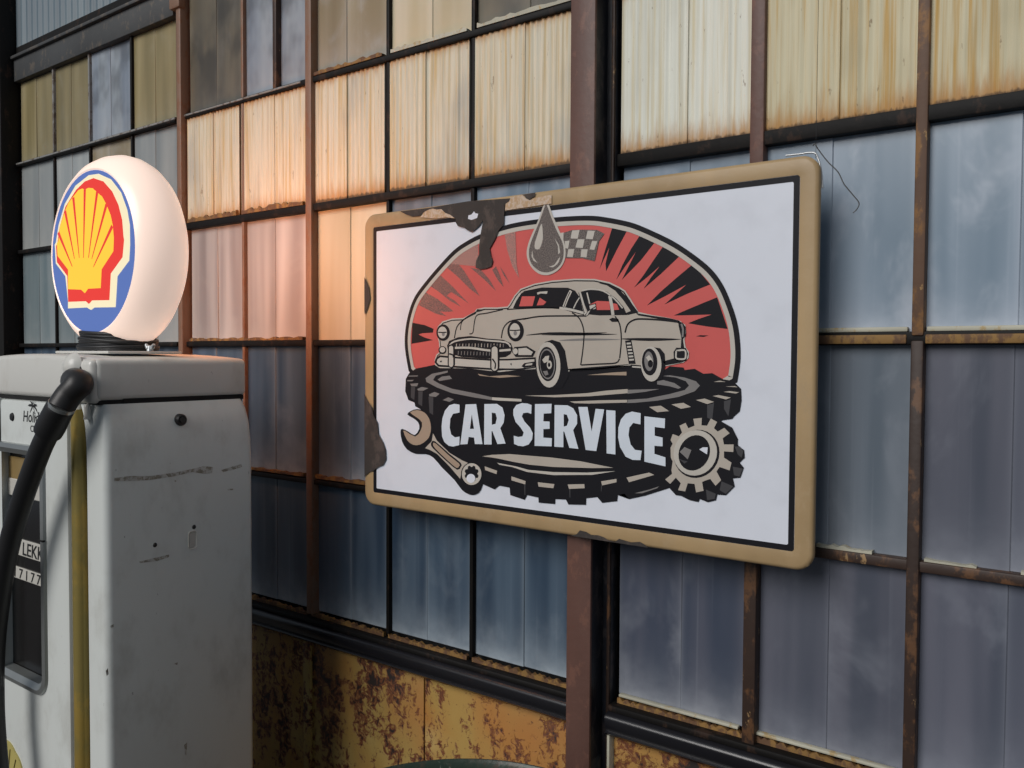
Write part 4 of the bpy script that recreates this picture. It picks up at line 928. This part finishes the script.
for i in range(8):
    zc = PZ + 0.0095 + 0.0050 * i; rr_ = 0.099 + 0.003 * math.sin(i * 2.1) - 0.0012 * i
    path = [(GX + (rr_ + .002 * math.sin(5 * a + i)) * math.cos(a), GC + (rr_ * 0.75) * math.sin(a), zc + 0.0015 * math.sin(2 * a + i * 1.3) + (0.007 * (i / 7) * -math.cos(a))) for a in [2 * math.pi * k / 48 for k in range(49)]]
    add_tube(bm, path, 0.0045, 8, False)
bmesh.ops.recalc_face_normals(bm, faces=bm.faces[:]); link_bm('rubber_collar', bm, M_rubber, globe, smooth=60)
bm = bmesh.new(); lathe(bm, [(0.066, PZ + .004), (0.066, PZ + .04), (0.05, PZ + .05)], (GX, GC, 0), 'Z', 40); link_bm('collar_core', bm, M_rubber, globe, smooth=50)
box('base_plate', GX - .115, GX + .115, GC - .085, GC + .085, PZ - .001, PZ + .005, M_cap, globe, 0.002)
q = onY(150, 351, GC - .03); wx, wy, wz = q.x, q.y, PZ + .005
nut = turned('wing_nut', [(0.0, 0.012), (0.005, 0.011), (0.007, 0.0)], (wx, wy, wz), M_zinc, globe, 'Z', 14)
for sg in (-1, 1): tube('wing', [(wx + sg * .004, wy, wz + .004), (wx + sg * .010, wy, wz + .008), (wx + sg * .015, wy, wz + .014)], [0.0035, 0.0045, 0.0032], M_zinc, nut, 8)

# ------------------------------------------------------------------ oil drum at the lower edge
M_drum = steel('green_drum', (0.035, 0.060, 0.042, 1), (0.06, 0.05, 0.035, 1), 0.25, 0.35, light=(0.14, 0.17, 0.14, 1), scale=40)
DXc, DYc = -0.708, -0.663
drum = tag(empty('oil_drum', (DXc, DYc, 0)), 'dark green steel oil drum standing before the rusty sheet', 'oil drum')
turned('drum_body', [(0.280, 0.0), (0.290, 0.004), (0.290, 0.014), (0.284, 0.02), (0.284, 0.27), (0.293, 0.285), (0.293, 0.300), (0.284, 0.315), (0.284, 0.565), (0.293, 0.58), (0.293, 0.595), (0.284, 0.61), (0.284, 0.862)], (DXc, DYc, 0), M_drum, drum, 'Z', 64)
turned('drum_rim', [(0.276, 0.858), (0.284, 0.858), (0.2895, 0.864), (0.2905, 0.872), (0.2875, 0.879), (0.281, 0.881), (0.277, 0.876), (0.276, 0.858)], (DXc, DYc, 0), M_drum, drum, 'Z', 64)
lid = turned('drum_lid', [(0.279, 0.862), (0.274, 0.866), (0.25, 0.866), (0.246, 0.869), (0.0, 0.869)], (DXc, DYc, 0), M_drum, drum, 'Z', 64)
turned('bung', [(0.0, 0.880), (0.018, 0.880), (0.020, 0.876), (0.026, 0.874), (0.028, 0.866)], (DXc + .15, DYc - .1, 0), M_drum, lid, 'Z', 24)
